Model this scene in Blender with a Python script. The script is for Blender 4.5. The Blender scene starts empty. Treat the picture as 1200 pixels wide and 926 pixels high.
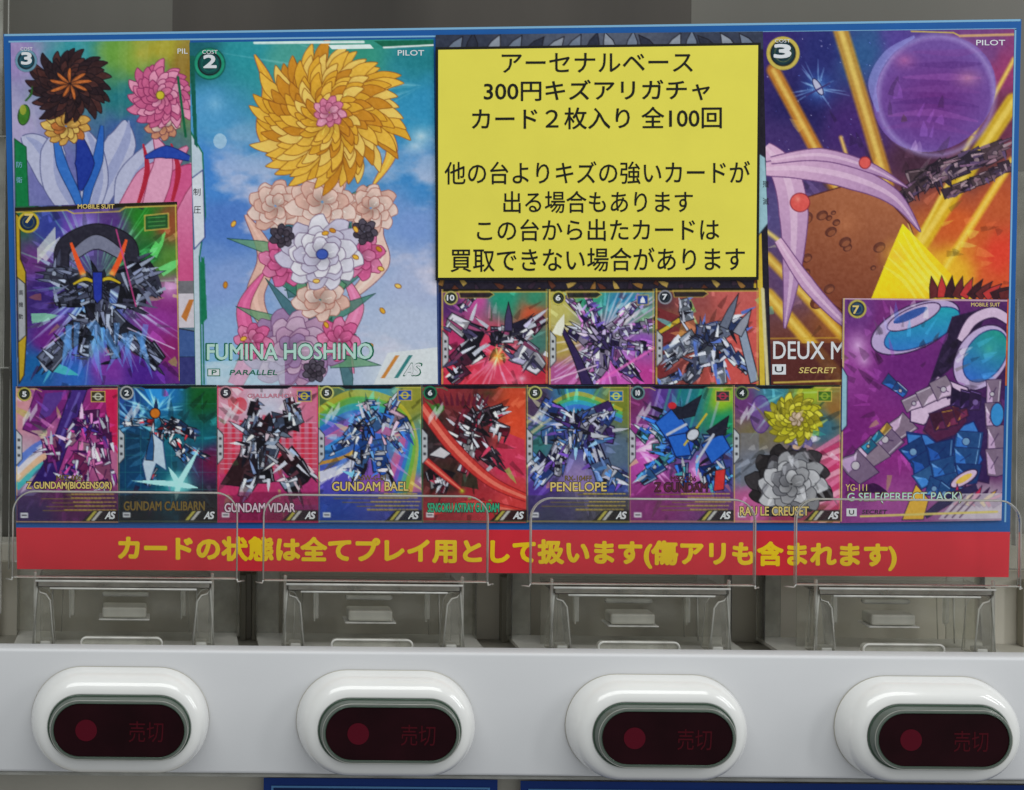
import bpy, bmesh, math, random
import numpy as np
from mathutils import Vector, Matrix

scene = bpy.context.scene
C = scene.collection
R = math.radians

# ------------------------------------------------------------------ camera
# the lens stands 53 cm in front of the button bar, above and left of the
# picture's middle; the photograph is an off-centre crop (lens shift)
D = 0.53; S = 0.0003; FX, FY = 200.0, 312.0; ROLL = R(0.5); Z0 = 1.2
cam_d = bpy.data.cameras.new('camera'); cam = bpy.data.objects.new('camera', cam_d); C.objects.link(cam)
cam.location = (0, -D, Z0)
cam.rotation_mode = 'QUATERNION'
cam.rotation_quaternion = (Matrix.Rotation(R(90), 3, 'X') @ Matrix.Rotation(ROLL, 3, 'Z')).to_quaternion()
cam_d.sensor_width = 36; cam_d.lens = 36 * D / (1200 * S)
cam_d.shift_x = (600 - FX) / 1200; cam_d.shift_y = -(463 - FY) / 1200
cam_d.clip_start = 0.01; cam_d.clip_end = 50
scene.camera = cam

# ------------------------------------------------------------------ world, lamps, exposure
w = bpy.data.worlds.new('World'); scene.world = w; w.use_nodes = True
w.node_tree.nodes['Background'].inputs[0].default_value = (0.80, 0.84, 0.86, 1)
w.node_tree.nodes['Background'].inputs[1].default_value = 0.42

def area(name, loc, target, sx, sy, power, col):
    d = bpy.data.lights.new(name, 'AREA'); d.shape = 'RECTANGLE'; d.size = sx; d.size_y = sy
    d.energy = power; d.color = col
    o = bpy.data.objects.new(name, d); C.objects.link(o); o.location = loc
    o.rotation_euler = (Vector(target) - Vector(loc)).to_track_quat('-Z', 'Y').to_euler()
    return o
area('ceiling_light', (0.1, -0.75, Z0 + 1.05), (0.1, 0.0, Z0 - 0.1), 1.6, 0.7, 13.2, (0.97, 1.0, 0.98))
area('highlight_strip_light', (0.96, -0.64, Z0 + 0.26), (0.1, 0, Z0 - 0.15), 0.10, 0.50, 1.5, (0.98, 1.0, 1.0))  # added strip light, placed to throw slash highlights on the lamp housings
area('highlight_strip_light', (1.08, -0.34, Z0 + 0.30), (0.1, 0, Z0 - 0.15), 0.10, 0.50, 1.5, (0.98, 1.0, 1.0))  # second added strip, for the parallel slash highlight
scene.view_settings.view_transform = 'Standard'
scene.view_settings.look = 'None'
scene.view_settings.exposure = 0.0
scene.view_settings.gamma = 1.0
scene.render.engine = 'CYCLES'
scene.cycles.transparent_max_bounces = 24

# ------------------------------------------------------------------ helpers
cr, sr = math.cos(ROLL), math.sin(ROLL)
def W(px, py, Y):
    """point of the photograph -> place in the world on the upright plane at depth Y"""
    k = S * (D + Y) / D
    a = (px - FX) * k; b = -(py - FY) * k
    return (a * cr - b * sr, Y, a * sr + b * cr + Z0)
def Warr(px, py, Y):
    k = S * (D + Y) / D
    a = (px - FX) * k; b = -(py - FY) * k
    return np.stack([a * cr - b * sr, np.broadcast_to(Y, a.shape), a * sr + b * cr + Z0], -1)
def lin(c):
    c = np.asarray(c, float) / 255.0
    return np.where(c <= 0.04045, c / 12.92, ((c + 0.055) / 1.055) ** 2.4)
def col(c): return tuple(lin(c)) + (1,)

def mat(name, base, rough=0.5, spec=0.5, metal=0.0, coat=0.0, noise=None, bump=None):
    m = bpy.data.materials.new(name); m.use_nodes = True; nt = m.node_tree; n = nt.nodes
    b = n['Principled BSDF']
    b.inputs['Base Color'].default_value = (*base, 1); b.inputs['Roughness'].default_value = rough
    b.inputs['Specular IOR Level'].default_value = spec; b.inputs['Metallic'].default_value = metal
    b.inputs['Coat Weight'].default_value = coat
    tc = n.new('ShaderNodeTexCoord')
    if noise:
        sc, amt, stretch = noise
        mp = n.new('ShaderNodeMapping'); mp.inputs['Scale'].default_value = stretch
        nz = n.new('ShaderNodeTexNoise'); nz.inputs['Scale'].default_value = sc; nz.inputs['Detail'].default_value = 5
        mx = n.new('ShaderNodeMix'); mx.data_type = 'RGBA'
        mx.inputs['A'].default_value = (*[v * (1 - amt) for v in base], 1)
        mx.inputs['B'].default_value = (*[min(1, v * (1 + amt)) for v in base], 1)
        rp = n.new('ShaderNodeMapRange'); rp.inputs['From Min'].default_value = 0.3; rp.inputs['From Max'].default_value = 0.7
        nt.links.new(tc.outputs['Object'], mp.inputs[0]); nt.links.new(mp.outputs[0], nz.inputs['Vector'])
        nt.links.new(nz.outputs['Fac'], rp.inputs[0]); nt.links.new(rp.outputs[0], mx.inputs['Factor'])
        nt.links.new(mx.outputs['Result'], b.inputs['Base Color'])
    if bump:
        sc, st, dist = bump
        nz = n.new('ShaderNodeTexNoise'); nz.inputs['Scale'].default_value = sc; nz.inputs['Detail'].default_value = 3
        bp = n.new('ShaderNodeBump'); bp.inputs['Strength'].default_value = st; bp.inputs['Distance'].default_value = dist
        nt.links.new(tc.outputs['Object'], nz.inputs['Vector']); nt.links.new(nz.outputs['Fac'], bp.inputs['Height'])
        nt.links.new(bp.outputs[0], b.inputs['Normal'])
    return m

def clear_mat(name, tint, milk, milk_col, rough=0.08, fres=1.45, noise=0.0):
    """clear plastic: see-through with a fresnel sheen, plus some milky scatter"""
    m = bpy.data.materials.new(name); m.use_nodes = True; nt = m.node_tree; n = nt.nodes
    n.remove(n['Principled BSDF']); out = n['Material Output']
    tr = n.new('ShaderNodeBsdfTransparent'); tr.inputs[0].default_value = (*tint, 1)
    df = n.new('ShaderNodeBsdfDiffuse'); df.inputs[0].default_value = (*milk_col, 1)
    tl = n.new('ShaderNodeBsdfTranslucent'); tl.inputs[0].default_value = (*milk_col, 1)
    ad = n.new('ShaderNodeMixShader'); ad.inputs[0].default_value = 0.4
    gl = n.new('ShaderNodeBsdfGlossy'); gl.inputs['Roughness'].default_value = rough
    fr = n.new('ShaderNodeFresnel'); fr.inputs[0].default_value = fres
    m1 = n.new('ShaderNodeMixShader'); m2 = n.new('ShaderNodeMixShader')
    L = nt.links.new
    L(df.outputs[0], ad.inputs[1]); L(tl.outputs[0], ad.inputs[2])
    m1.inputs[0].default_value = milk
    if noise:
        tc = n.new('ShaderNodeTexCoord'); nz = n.new('ShaderNodeTexNoise')
        nz.inputs['Scale'].default_value = 90; nz.inputs['Detail'].default_value = 4
        mr = n.new('ShaderNodeMapRange'); mr.inputs['From Min'].default_value = 0.3; mr.inputs['From Max'].default_value = 0.7
        mr.inputs['To Min'].default_value = milk * (1 - noise); mr.inputs['To Max'].default_value = min(1, milk * (1 + noise))
        L(tc.outputs['Object'], nz.inputs['Vector']); L(nz.outputs['Fac'], mr.inputs[0]); L(mr.outputs[0], m1.inputs[0])
    L(tr.outputs[0], m1.inputs[1]); L(ad.outputs[0], m1.inputs[2])
    L(fr.outputs[0], m2.inputs[0]); L(m1.outputs[0], m2.inputs[1]); L(gl.outputs[0], m2.inputs[2])
    L(m2.outputs[0], out.inputs[0])
    return m

def link(name, me, parent=None):
    o = bpy.data.objects.new(name, me); C.objects.link(o)
    if parent is not None: o.parent = parent
    return o
def thing(name, label, cat, loc, group=None):
    o = bpy.data.objects.new(name, None); C.objects.link(o); o.location = loc
    o.empty_display_size = 0.02
    o['label'] = label; o['category'] = cat
    if group: o['group'] = group
    return o
def local(o, parent):
    """geometry is written in world space: bring it under a parent standing elsewhere"""
    o.parent = parent
    p = Vector((0, 0, 0)); q = parent
    while q is not None: p += q.location; q = q.parent
    o.data.transform(Matrix.Translation(-p))
    return o
def build(name, bm, m, parent=None, smooth=False):
    me = bpy.data.meshes.new(name); bmesh.ops.recalc_face_normals(bm, faces=bm.faces[:]); bm.to_mesh(me); bm.free()
    me.materials.append(m)
    if smooth:
        for p in me.polygons: p.use_smooth = True
    o = link(name, me)
    if parent is not None: local(o, parent)
    return o
def box(bm, x0, x1, y0, y1, z0, z1, bev=0.0, seg=2):
    g = bmesh.ops.create_cube(bm, size=1)
    for v in g['verts']:
        v.co = Vector(((x0 + x1) / 2 + v.co.x * (x1 - x0), (y0 + y1) / 2 + v.co.y * (y1 - y0), (z0 + z1) / 2 + v.co.z * (z1 - z0)))
    if bev:
        es = list({e for v in g['verts'] for e in v.link_edges})
        bmesh.ops.bevel(bm, geom=es, offset=bev, segments=seg, profile=0.5, affect='EDGES')
def tube(bm, pts, r, n=8, closed=False, ry=None):
    """round bar along a list of points"""
    pts = [Vector(p) for p in pts]; rings = []
    N = len(pts)
    for i, p in enumerate(pts):
        a = pts[(i - 1) % N] if (closed or i) else p
        b = pts[(i + 1) % N] if (closed or i < N - 1) else p
        t = (b - a).normalized(); u = t.cross(Vector((0, 1, 0)))
        if u.length < 1e-4: u = Vector((1, 0, 0))
        u.normalize(); v = t.cross(u)
        rings.append([bm.verts.new(p + u * r * math.cos(k * math.tau / n) + v * (ry or r) * math.sin(k * math.tau / n)) for k in range(n)])
    for i in range(N if closed else N - 1):
        A, B = rings[i], rings[(i + 1) % N]
        for k in range(n):
            bm.faces.new((A[k], A[(k + 1) % n], B[(k + 1) % n], B[k]))
    if not closed:
        bm.faces.new(rings[0][::-1]); bm.faces.new(rings[-1])
def prism(bm, pts, y0, y1):
    a = [bm.verts.new((x, y0, z)) for x, z in pts]; b = [bm.verts.new((x, y1, z)) for x, z in pts]
    bm.faces.new(a); bm.faces.new(b[::-1])
    for i in range(len(pts)):
        j = (i + 1) % len(pts); bm.faces.new((a[i], b[i], b[j], a[j]))
def stadium(cx, cz, hw, hh, n=20):
    p = []
    for s, c0 in ((1, -90), (-1, 90)):
        for k in range(n + 1):
            t = R(c0 + 180 * k / n)
            p.append((cx + s * (hw - hh) + hh * math.cos(t), cz + hh * math.sin(t)))
    return p

# text as flat print: written into a box of the photograph's points on a plane at depth Y
_font_cache = {}
def text_mesh(body, bold, shear):
    key = (body, bold, shear)
    if key not in _font_cache:
        cu = bpy.data.curves.new('writing', 'FONT'); cu.body = body; cu.offset = bold; cu.shear = shear
        cu.resolution_u = 3; cu.fill_mode = 'FRONT'
        o = bpy.data.objects.new('writing', cu); C.objects.link(o)
        dg = bpy.context.evaluated_depsgraph_get(); dg.update()
        me = bpy.data.meshes.new_from_object(o.evaluated_get(dg))
        co = np.empty(len(me.vertices) * 3); me.vertices.foreach_get('co', co); co = co.reshape(-1, 3)
        polys = [tuple(p.vertices) for p in me.polygons]
        bpy.data.objects.remove(o); bpy.data.curves.remove(cu); bpy.data.meshes.remove(me)
        _font_cache[key] = (co, polys)
    return _font_cache[key]
def write(entries, m, Y, parent, name='lettering'):
    """entries: (text, x0, x1, yc_left, yc_right, height, bold px, shear) -> one mesh; heavy strokes are
    built up from shifted impressions, each a few microns over the last"""
    V = []; F = []; off = 0
    for e in entries:
        body, x0, x1, yl, yr, h = e[:6]; bold = e[6] if len(e) > 6 else 0.0; sh = e[7] if len(e) > 7 else 0.0
        co, polys = text_mesh(body, 0.0, sh)
        if not len(co): continue
        mn = co.min(0); mx = co.max(0); u = (co[:, 0] - mn[0]) / max(1e-6, mx[0] - mn[0]); v = (co[:, 1] - mn[1]) / max(1e-6, mx[1] - mn[1])
        hb = h - 2 * bold
        px = x0 + bold + u * (x1 - x0 - 2 * bold); yc = yl + (yr - yl) * u; py = yc + (0.5 - v) * hb
        nn = 0 if bold <= 0 else (5 if bold < .5 else 8)
        shifts = [(0, 0)] + [(bold * math.cos(k * math.tau / nn + .4), bold * math.sin(k * math.tau / nn + .4)) for k in range(nn)]
        if bold > 1: shifts += [(bold * .5 * math.cos(k * math.tau / 4), bold * .5 * math.sin(k * math.tau / 4)) for k in range(4)]
        for q, (sx, sy) in enumerate(shifts):
            V.append(Warr(px + sx, py + sy, Y - q * 2.5e-6)); F += [tuple(i + off for i in p) for p in polys]; off += len(co)
    me = bpy.data.meshes.new(name); me.from_pydata(np.concatenate(V).tolist(), [], F); me.materials.append(m)
    o = link(name, me); local(o, parent); return o

# ------------------------------------------------------------------ a small painter for the printed pictures
class Cv:
    bulk = 1.0
    def __init__(s, x0, y0, x1, y1, base=(128, 128, 128), seed=1, ss=2):
        s.x0, s.y0, s.x1, s.y1, s.ss = x0, y0, x1, y1, ss
        s.w = int((x1 - x0) * ss); s.h = int((y1 - y0) * ss)
        s.X, s.Y = np.meshgrid(x0 + (np.arange(s.w) + .5) / ss, y0 + (np.arange(s.h) + .5) / ss)
        s.a = np.ones((s.h, s.w, 3)) * np.array(base, float); s.r = np.random.RandomState(seed)
    def noise(s, scale, oct=3, sx=1.0, sy=1.0):
        out = np.zeros((s.h, s.w)); amp = 1; tot = 0
        for _ in range(oct):
            gx = (s.X - s.x0) / (scale * sx); gy = (s.Y - s.y0) / (scale * sy)
            g = s.r.rand(int(gy.max()) + 3, int(gx.max()) + 3)
            ix = gx.astype(int); iy = gy.astype(int); fx = gx - ix; fy = gy - iy
            fx = fx * fx * (3 - 2 * fx); fy = fy * fy * (3 - 2 * fy)
            out += amp * ((g[iy, ix] * (1 - fx) + g[iy, ix + 1] * fx) * (1 - fy) + (g[iy + 1, ix] * (1 - fx) + g[iy + 1, ix + 1] * fx) * fy)
            tot += amp; amp *= .5; scale *= .5
        return out / tot
    def wash(s, pts, warp=12, p=3.0):
        """smooth colour field through coloured points, with a warped look"""
        wx = (s.noise(30) - .5) * warp * 2; wy = (s.noise(30) - .5) * warp * 2
        acc = np.zeros_like(s.a); tw = np.zeros((s.h, s.w))
        for x, y, c in pts:
            d = 1 / (((s.X + wx - x) ** 2 + (s.Y + wy - y) ** 2 + 20) ** (p / 2))
            acc += d[..., None] * np.array(c, float); tw += d
        s.a = acc / tw[..., None]
    def _col(s, c, sl):
        if isinstance(c, tuple) and len(c) == 4 and isinstance(c[0], tuple):
            c1, c2, p, q = c
            dx, dy = q[0] - p[0], q[1] - p[1]
            t = np.clip(((s.X[sl] - p[0]) * dx + (s.Y[sl] - p[1]) * dy) / (dx * dx + dy * dy + 1e-9), 0, 1)[..., None]
            return np.array(c1, float) * (1 - t) + np.array(c2, float) * t
        return np.array(c, float)
    def poly(s, pts, c, a=1.0, line=None, lw=1.0):
        P = np.array(pts, float)
        i0 = max(0, int((P[:, 0].min() - s.x0) * s.ss) - 1); i1 = min(s.w, int((P[:, 0].max() - s.x0) * s.ss) + 2)
        j0 = max(0, int((P[:, 1].min() - s.y0) * s.ss) - 1); j1 = min(s.h, int((P[:, 1].max() - s.y0) * s.ss) + 2)
        if i1 > i0 and j1 > j0:
            sl = (slice(j0, j1), slice(i0, i1)); X = s.X[sl]; Y = s.Y[sl]; m = np.zeros(X.shape, bool)
            for k in range(len(P)):
                (xa, ya), (xb, yb) = P[k], P[(k + 1) % len(P)]
                if ya == yb: continue
                m ^= ((Y > ya) != (Y > yb)) & (X < (xb - xa) * (Y - ya) / (yb - ya) + xa)
            A = (m * a)[..., None]; s.a[sl] = s.a[sl] * (1 - A) + s._col(c, sl) * A
        if line is not None:
            for k in range(len(P)): s.line(P[k], P[(k + 1) % len(P)], lw, line)
    def line(s, p, q, wd, c, a=1.0, soft=0.0, taper=False, add=False):
        (x0, y0), (x1, y1) = p, q; r = wd + soft * 2 + 1
        i0 = max(0, int((min(x0, x1) - r - s.x0) * s.ss)); i1 = min(s.w, int((max(x0, x1) + r - s.x0) * s.ss) + 1)
        j0 = max(0, int((min(y0, y1) - r - s.y0) * s.ss)); j1 = min(s.h, int((max(y0, y1) + r - s.y0) * s.ss) + 1)
        if i1 <= i0 or j1 <= j0: return
        sl = (slice(j0, j1), slice(i0, i1)); X = s.X[sl]; Y = s.Y[sl]
        dx, dy = x1 - x0, y1 - y0; L2 = dx * dx + dy * dy + 1e-9
        t = np.clip(((X - x0) * dx + (Y - y0) * dy) / L2, 0, 1)
        d = np.hypot(X - x0 - t * dx, Y - y0 - t * dy); hw = wd / 2 * ((1 - np.abs(2 * t - 1)) if taper else 1)
        m = np.clip((hw + soft + .35 - d) / (soft * 2 + .7), 0, 1) * a
        c = np.array(c, float)
        if add: s.a[sl] = s.a[sl] + (255 - s.a[sl]) * (m[..., None] * c / 255)
        else: s.a[sl] = s.a[sl] * (1 - m[..., None]) + c * m[..., None]
    def glow(s, x, y, r, c, a=1.0, ry=None, pw=2.0):
        d = np.sqrt(((s.X - x) / r) ** 2 + ((s.Y - y) / (ry or r)) ** 2)
        m = (np.clip(1 - d, 0, 1) ** pw * a)[..., None]
        s.a = s.a * (1 - m) + np.array(c, float) * m
    def ell(s, x, y, rx, ry, c, rot=0, line=None, lw=1.0, a=1.0, n=36):
        t = np.arange(n) * math.tau / n; ca, sa = math.cos(R(rot)), math.sin(R(rot))
        P = [(x + rx * math.cos(k) * ca - ry * math.sin(k) * sa, y + rx * math.cos(k) * sa + ry * math.sin(k) * ca) for k in t]
        s.poly(P, c, a, line, lw)
    def ring(s, x, y, r, wd, c, a=1.0, soft=0.3):
        d = np.abs(np.hypot(s.X - x, s.Y - y) - r)
        m = (np.clip((wd / 2 + soft - d) / (2 * soft), 0, 1) * a)[..., None]
        s.a = s.a * (1 - m) + np.array(c, float) * m
    def band(s, pts, ws, c, line=None, lw=1.0, a=1.0, n=14):
        """ribbon of changing width along a smooth curve"""
        P = [np.array(p, float) for p in pts]; Q = []; Wd = []
        for i in range(len(P) - 1):
            p0 = P[max(0, i - 1)]; p1 = P[i]; p2 = P[i + 1]; p3 = P[min(len(P) - 1, i + 2)]
            for k in range(n):
                t = k / n
                Q.append(.5 * (2 * p1 + (p2 - p0) * t + (2 * p0 - 5 * p1 + 4 * p2 - p3) * t * t + (3 * p1 - p0 - 3 * p2 + p3) * t ** 3))
                Wd.append(ws[i] * (1 - t) + ws[i + 1] * t)
        Q.append(P[-1]); Wd.append(ws[-1]); Q = np.array(Q); T = np.gradient(Q, axis=0)
        T /= np.linalg.norm(T, axis=1)[:, None] + 1e-9; N = np.stack([-T[:, 1], T[:, 0]], 1); h = np.array(Wd)[:, None] / 2
        # quad by quad, so that a ribbon may cross itself
        A = Q + N * h; B = Q - N * h
        if line is None: s.poly(list(A) + list(B[::-1]), c, a)
        else:
            s.poly(list(A) + list(B[::-1]), c, a)
            for E in (A, B):
                for k in range(len(E) - 1): s.line(E[k], E[k + 1], lw, line)
    def spike(s, x, y, ang, L, wd, c, line=None, lw=.8, bend=0.0, a=1.0):
        t = R(ang); dx, dy = math.cos(t), math.sin(t); nx, ny = -dy, dx
        tip = (x + dx * L + nx * bend * L, y + dy * L + ny * bend * L)
        s.poly([(x + nx * wd / 2, y + ny * wd / 2), (x + dx * L * .5 + nx * (wd * .42 + bend * L * .3), y + dy * L * .5 + ny * (wd * .42 + bend * L * .3)), tip,
                (x + dx * L * .5 - nx * (wd * .38 - bend * L * .3), y + dy * L * .5 - ny * (wd * .38 - bend * L * .3)), (x - nx * wd / 2, y - ny * wd / 2)], c, a, line, lw)
    def scatter(s, n, x, y, r0, r1, wd, gain=1.35, a=.5):
        """shards of light and dark flying out from a point, in the colours already there"""
        for _ in range(n):
            t = s.r.rand() * 360; u = s.r.uniform(r0, r1); px, py = x + u * math.cos(R(t)), y + u * math.sin(R(t))
            i = int((px - s.x0) * s.ss); j = int((py - s.y0) * s.ss)
            if 0 <= i < s.w and 0 <= j < s.h:
                c = s.a[j, i]; g = gain if s.r.rand() < .6 else .5; c = np.clip(c * g + (25 if g > 1 else 0), 8, 248); c = np.roll(c, s.r.choice([0, 0, 0, 1])) if s.r.rand() < .3 else c
                s.spike(px, py, t + s.r.uniform(-15, 15), s.r.uniform(8, 26), wd * s.r.uniform(.4, 1.2), tuple(c), None, bend=s.r.uniform(-.1, .1), a=a)
    def flower(s, cx, cy, r, n, layers, cols, line, sq=1.0, rot=0, fat=1.0, curl=.2):
        for L in range(layers):
            rr = r * (1 - .78 * L / layers); m = max(5, int(n * (1 - .5 * L / layers)))
            for k in range(m):
                t = R(rot + 360 * (k + .5 * (L % 2)) / m + s.r.uniform(-5, 5)); u = rr * s.r.uniform(.88, 1.08)
                d = np.array((math.cos(t), math.sin(t) * sq)); nn = np.array((-math.sin(t), math.cos(t) * sq)); c = np.array((cx, cy), float)
                w_ = 2 * math.pi * rr / m * fat * .8; cc = cols[s.r.randint(len(cols))]
                in_ = tuple(v * .78 for v in cc); tip = c + d * u + nn * u * curl
                s.band([c + d * u * .08, c + d * u * .45, c + d * u * .82 + nn * u * curl * .5, tip], [w_ * .4, w_ * .95, w_ * .8, .6], (in_, cc, tuple(c + d * rr * .2), tuple(c + d * rr * .9)), line, .7)
                s.band([c + d * u * .3 + nn * w_ * .1, c + d * u * .7 + nn * w_ * .18], [.6, 1.6], tuple(min(250, v * 1.12 + 12) for v in cc), a=.6, n=6)
    def plates(s, p, q, w0, w1, pal, dark=(22, 20, 34), light=(225, 228, 240), n=None):
        """an arm of overlapping machine plates from p to q"""
        p = np.array(p, float); q = np.array(q, float); L = np.linalg.norm(q - p) + 1e-6; d = (q - p) / L; nn = np.array([-d[1], d[0]])
        n = n or max(2, int(L / max(4, (w0 + w1) * .42))); r = s.r
        for i in range(n):
            t0 = i / n; t1 = (i + 1.15) / n; wa = w0 + (w1 - w0) * t0; wb = (w0 + (w1 - w0) * t1) * r.uniform(.75, 1.15)
            c0 = p + d * L * t0 + nn * r.uniform(-.12, .12) * wa; c1 = p + d * L * t1 + nn * r.uniform(-.12, .12) * wa
            P = [c0 + nn * wa * .5, c0 + nn * wa * .5 * .7 + d * L / n * .3 + nn * wa * .12, c1 + nn * wb * .5, c1 + d * wb * .1 * r.rand(), c1 - nn * wb * .45, c0 - nn * wa * .55]
            base = np.array(pal[r.randint(len(pal))], float)
            s.poly(P, tuple(base * .65), 1, dark, 0.8)
            ctr = sum(P) / len(P); Qp = [ctr + (v - ctr) * .84 for v in P]
            s.poly([Qp[0], Qp[1], Qp[2], Qp[3], ctr], tuple(base))
            if r.rand() < .7: s.poly([Qp[0], Qp[1], ctr + (Qp[1] - ctr) * .35], tuple(base * .4 + np.array(light) * .6))
            if r.rand() < .6: s.line(Qp[4], Qp[5], .9, light, .8)
            if r.rand() < .5:
                a_ = ctr + (Qp[5] - ctr) * .5; b_ = ctr + (Qp[2] - ctr) * .5; s.line(a_, b_, 1.0, dark, .8)
            if r.rand() < .25: s.ell(*ctr, wa * .13 + .6, wa * .13 + .6, tuple(np.array(light) * .8), 0, dark, .7, n=12)
    def engine(s, cx, cy, arms, pal, dark=(22, 20, 34), light=(225, 228, 240), core=10, bits=14):
        arms = [(p_, q_, wa_ * s.bulk, wb_ * s.bulk) for p_, q_, wa_, wb_ in arms]
        for a in arms: s.plates(*a, pal, dark, light)
        for p_, q_, wa_, wb_ in arms:
            L_ = math.hypot(q_[0] - p_[0], q_[1] - p_[1])
            for _ in range(int(L_ * .28 + 3)):
                t = s.r.rand() * 1.1; o_ = s.r.uniform(-.5, .5) * wa_; dx, dy = (q_[0] - p_[0]) / (L_ + 1e-6), (q_[1] - p_[1]) / (L_ + 1e-6)
                x = p_[0] + dx * L_ * t - dy * o_; y = p_[1] + dy * L_ * t + dx * o_; an = math.degrees(math.atan2(dy, dx)) + s.r.choice([0, 180, 0, 90]) + s.r.uniform(-12, 12)
                cc = np.array(pal[s.r.randint(len(pal))], float)
                if s.r.rand() < .3: cc = np.array(light, float) * s.r.uniform(.8, 1.05)
                elif s.r.rand() < .2: cc = np.array(dark, float) * 1.2
                else: cc = cc * s.r.uniform(.9, 1.45) + 12
                s.spike(x, y, an, s.r.uniform(.35, .8) * wa_ + 3, s.r.uniform(1.6, 3.6) + wa_ * .06, tuple(np.clip(cc, 0, 245)), dark if s.r.rand() < .4 else None, .5)
        for _ in range(bits):
            t = s.r.rand() * 360; u = s.r.rand() * core * 1.2
            x, y = cx + u * math.cos(R(t)), cy + u * math.sin(R(t))
            s.spike(x, y, t + s.r.uniform(-40, 40), s.r.uniform(.5, 1.4) * core, s.r.uniform(.2, .5) * core, tuple(np.array(pal[s.r.randint(len(pal))], float) * s.r.uniform(.5, 1.2)), dark, .9)
    def rays(s, x, y, n, L0, L1, wd, c, a=.8, a0=0, a1=360):
        for _ in range(n):
            t = R(s.r.uniform(a0, a1)); l = s.r.uniform(L0, L1); q = s.r.uniform(0, .3)
            s.line((x + math.cos(t) * l * q, y + math.sin(t) * l * q), (x + math.cos(t) * l, y + math.sin(t) * l), wd * s.r.uniform(.4, 1.3), c, a, .4, taper=True, add=True)
    def fleck(s, n, box_, sz, cols, a=.9):
        for _ in range(n):
            x = s.r.uniform(box_[0], box_[2]); y = s.r.uniform(box_[1], box_[3]); s.spike(x, y, s.r.rand() * 360, sz * s.r.uniform(.5, 1.6), sz * s.r.uniform(.3, .8), cols[s.r.randint(len(cols))], a=a)
    def foil(s, amt=10):
        """the faint grain of a foil print"""
        g = (s.noise(3, 2) - .5) * amt * 2 + (s.r.rand(s.h, s.w) - .5) * amt * .7
        m = s.a.mean(-1, keepdims=True); s.a = m + (s.a - m) * 1.08; s.a = 110 + (s.a - 110) * 1.04 + g[..., None]
    def badge(s, x, y, r, ringc, inner=(20, 30, 40)):
        s.ell(x, y, r, r, (25, 28, 32)); s.ring(x, y, r * .88, r * .22, ringc); s.ell(x, y, r * .68, r * .68, inner); s.ring(x, y, r * .5, .8, ringc, .5)

K_PRINT = 0.92    # how much of the daylight-white a printed white gives back here
def picture(cv, quad, Y, m, parent, name, label):
    """the painted canvas as a finely divided sheet with its print in the corner colours"""
    s = cv.ss; h, w_ = cv.h // s, cv.w // s
    a = cv.a[:h * s, :w_ * s].reshape(h, s, w_, s, 3).mean((1, 3))
    a = lin(np.clip(a, 6, 250)) * K_PRINT
    u, v = np.meshgrid(np.linspace(0, 1, w_), np.linspace(0, 1, h))
    q = np.array(quad, float)
    P = (q[0] * ((1 - u) * (1 - v))[..., None] + q[1] * (u * (1 - v))[..., None] + q[2] * (u * v)[..., None] + q[3] * ((1 - u) * v)[..., None])
    co = Warr(P[..., 0], P[..., 1], Y).reshape(-1, 3)
    idx = np.arange(h * w_).reshape(h, w_)
    f = np.stack([idx[:-1, :-1], idx[1:, :-1], idx[1:, 1:], idx[:-1, 1:]], -1).reshape(-1, 4)
    me = bpy.data.meshes.new(name); me.vertices.add(len(co)); me.loops.add(f.size); me.polygons.add(len(f))
    me.vertices.foreach_set('co', co.ravel()); me.loops.foreach_set('vertex_index', f.ravel().astype(np.int32))
    me.polygons.foreach_set('loop_start', (np.arange(len(f)) * 4).astype(np.int32)); me.update(calc_edges=True)
    at = me.color_attributes.new('print', 'FLOAT_COLOR', 'POINT')
    at.data.foreach_set('color', np.concatenate([a.reshape(-1, 3), np.ones((h * w_, 1))], 1).ravel())
    me.materials.append(m)
    o = link(name, me); local(o, parent); o['label'] = label
    return o

# ------------------------------------------------------------------ materials
def print_mat():
    m = bpy.data.materials.new('printed_ink'); m.use_nodes = True; nt = m.node_tree; n = nt.nodes
    b = n['Principled BSDF']; at = n.new('ShaderNodeAttribute'); at.attribute_name = 'print'
    nt.links.new(at.outputs['Color'], b.inputs['Base Color'])
    b.inputs['Roughness'].default_value = .42; b.inputs['Specular IOR Level'].default_value = .18
    tc = n.new('ShaderNodeTexCoord'); nz = n.new('ShaderNodeTexNoise'); nz.inputs['Scale'].default_value = 14; nz.inputs['Detail'].default_value = 2
    bp = n.new('ShaderNodeBump'); bp.inputs['Strength'].default_value = .35; bp.inputs['Distance'].default_value = .002
    nt.links.new(tc.outputs['Object'], nz.inputs['Vector']); nt.links.new(nz.outputs['Fac'], bp.inputs['Height']); nt.links.new(bp.outputs[0], b.inputs['Normal'])
    return m
M_print = print_mat()
def ink(name, c, rough=.45): return mat(name, tuple(lin(c) * K_PRINT), rough, .18)
def paper(name, c, amt=.05): return mat(name, tuple(lin(c) * K_PRINT), 0.42, .18, noise=(60, amt, (1, 1, 1)), bump=(14, .35, .002))
M_blue = paper('blue_print', (28, 92, 165)); M_red = paper('red_print', (222, 48, 62)); M_pale = ink('pale_blue_line', (130, 180, 215))
M_yel = paper('yellow_paper', (238, 226, 88), .03); M_black = ink('black_ink', (28, 28, 24)); M_yink = ink('yellow_ink', (252, 212, 30))
M_white = ink('white_ink', (226, 228, 232)); M_gold = ink('gold_ink', (226, 200, 120)); M_green = ink('green_ink', (20, 120, 84))
M_dkgreen = ink('dark_green_ink', (26, 110, 82)); M_pgreen = ink('mint_ink', (190, 226, 214)); M_maroon = ink('maroon_ink', (96, 44, 60)); M_olive = ink('olive_ink', (120, 98, 40))
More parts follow.
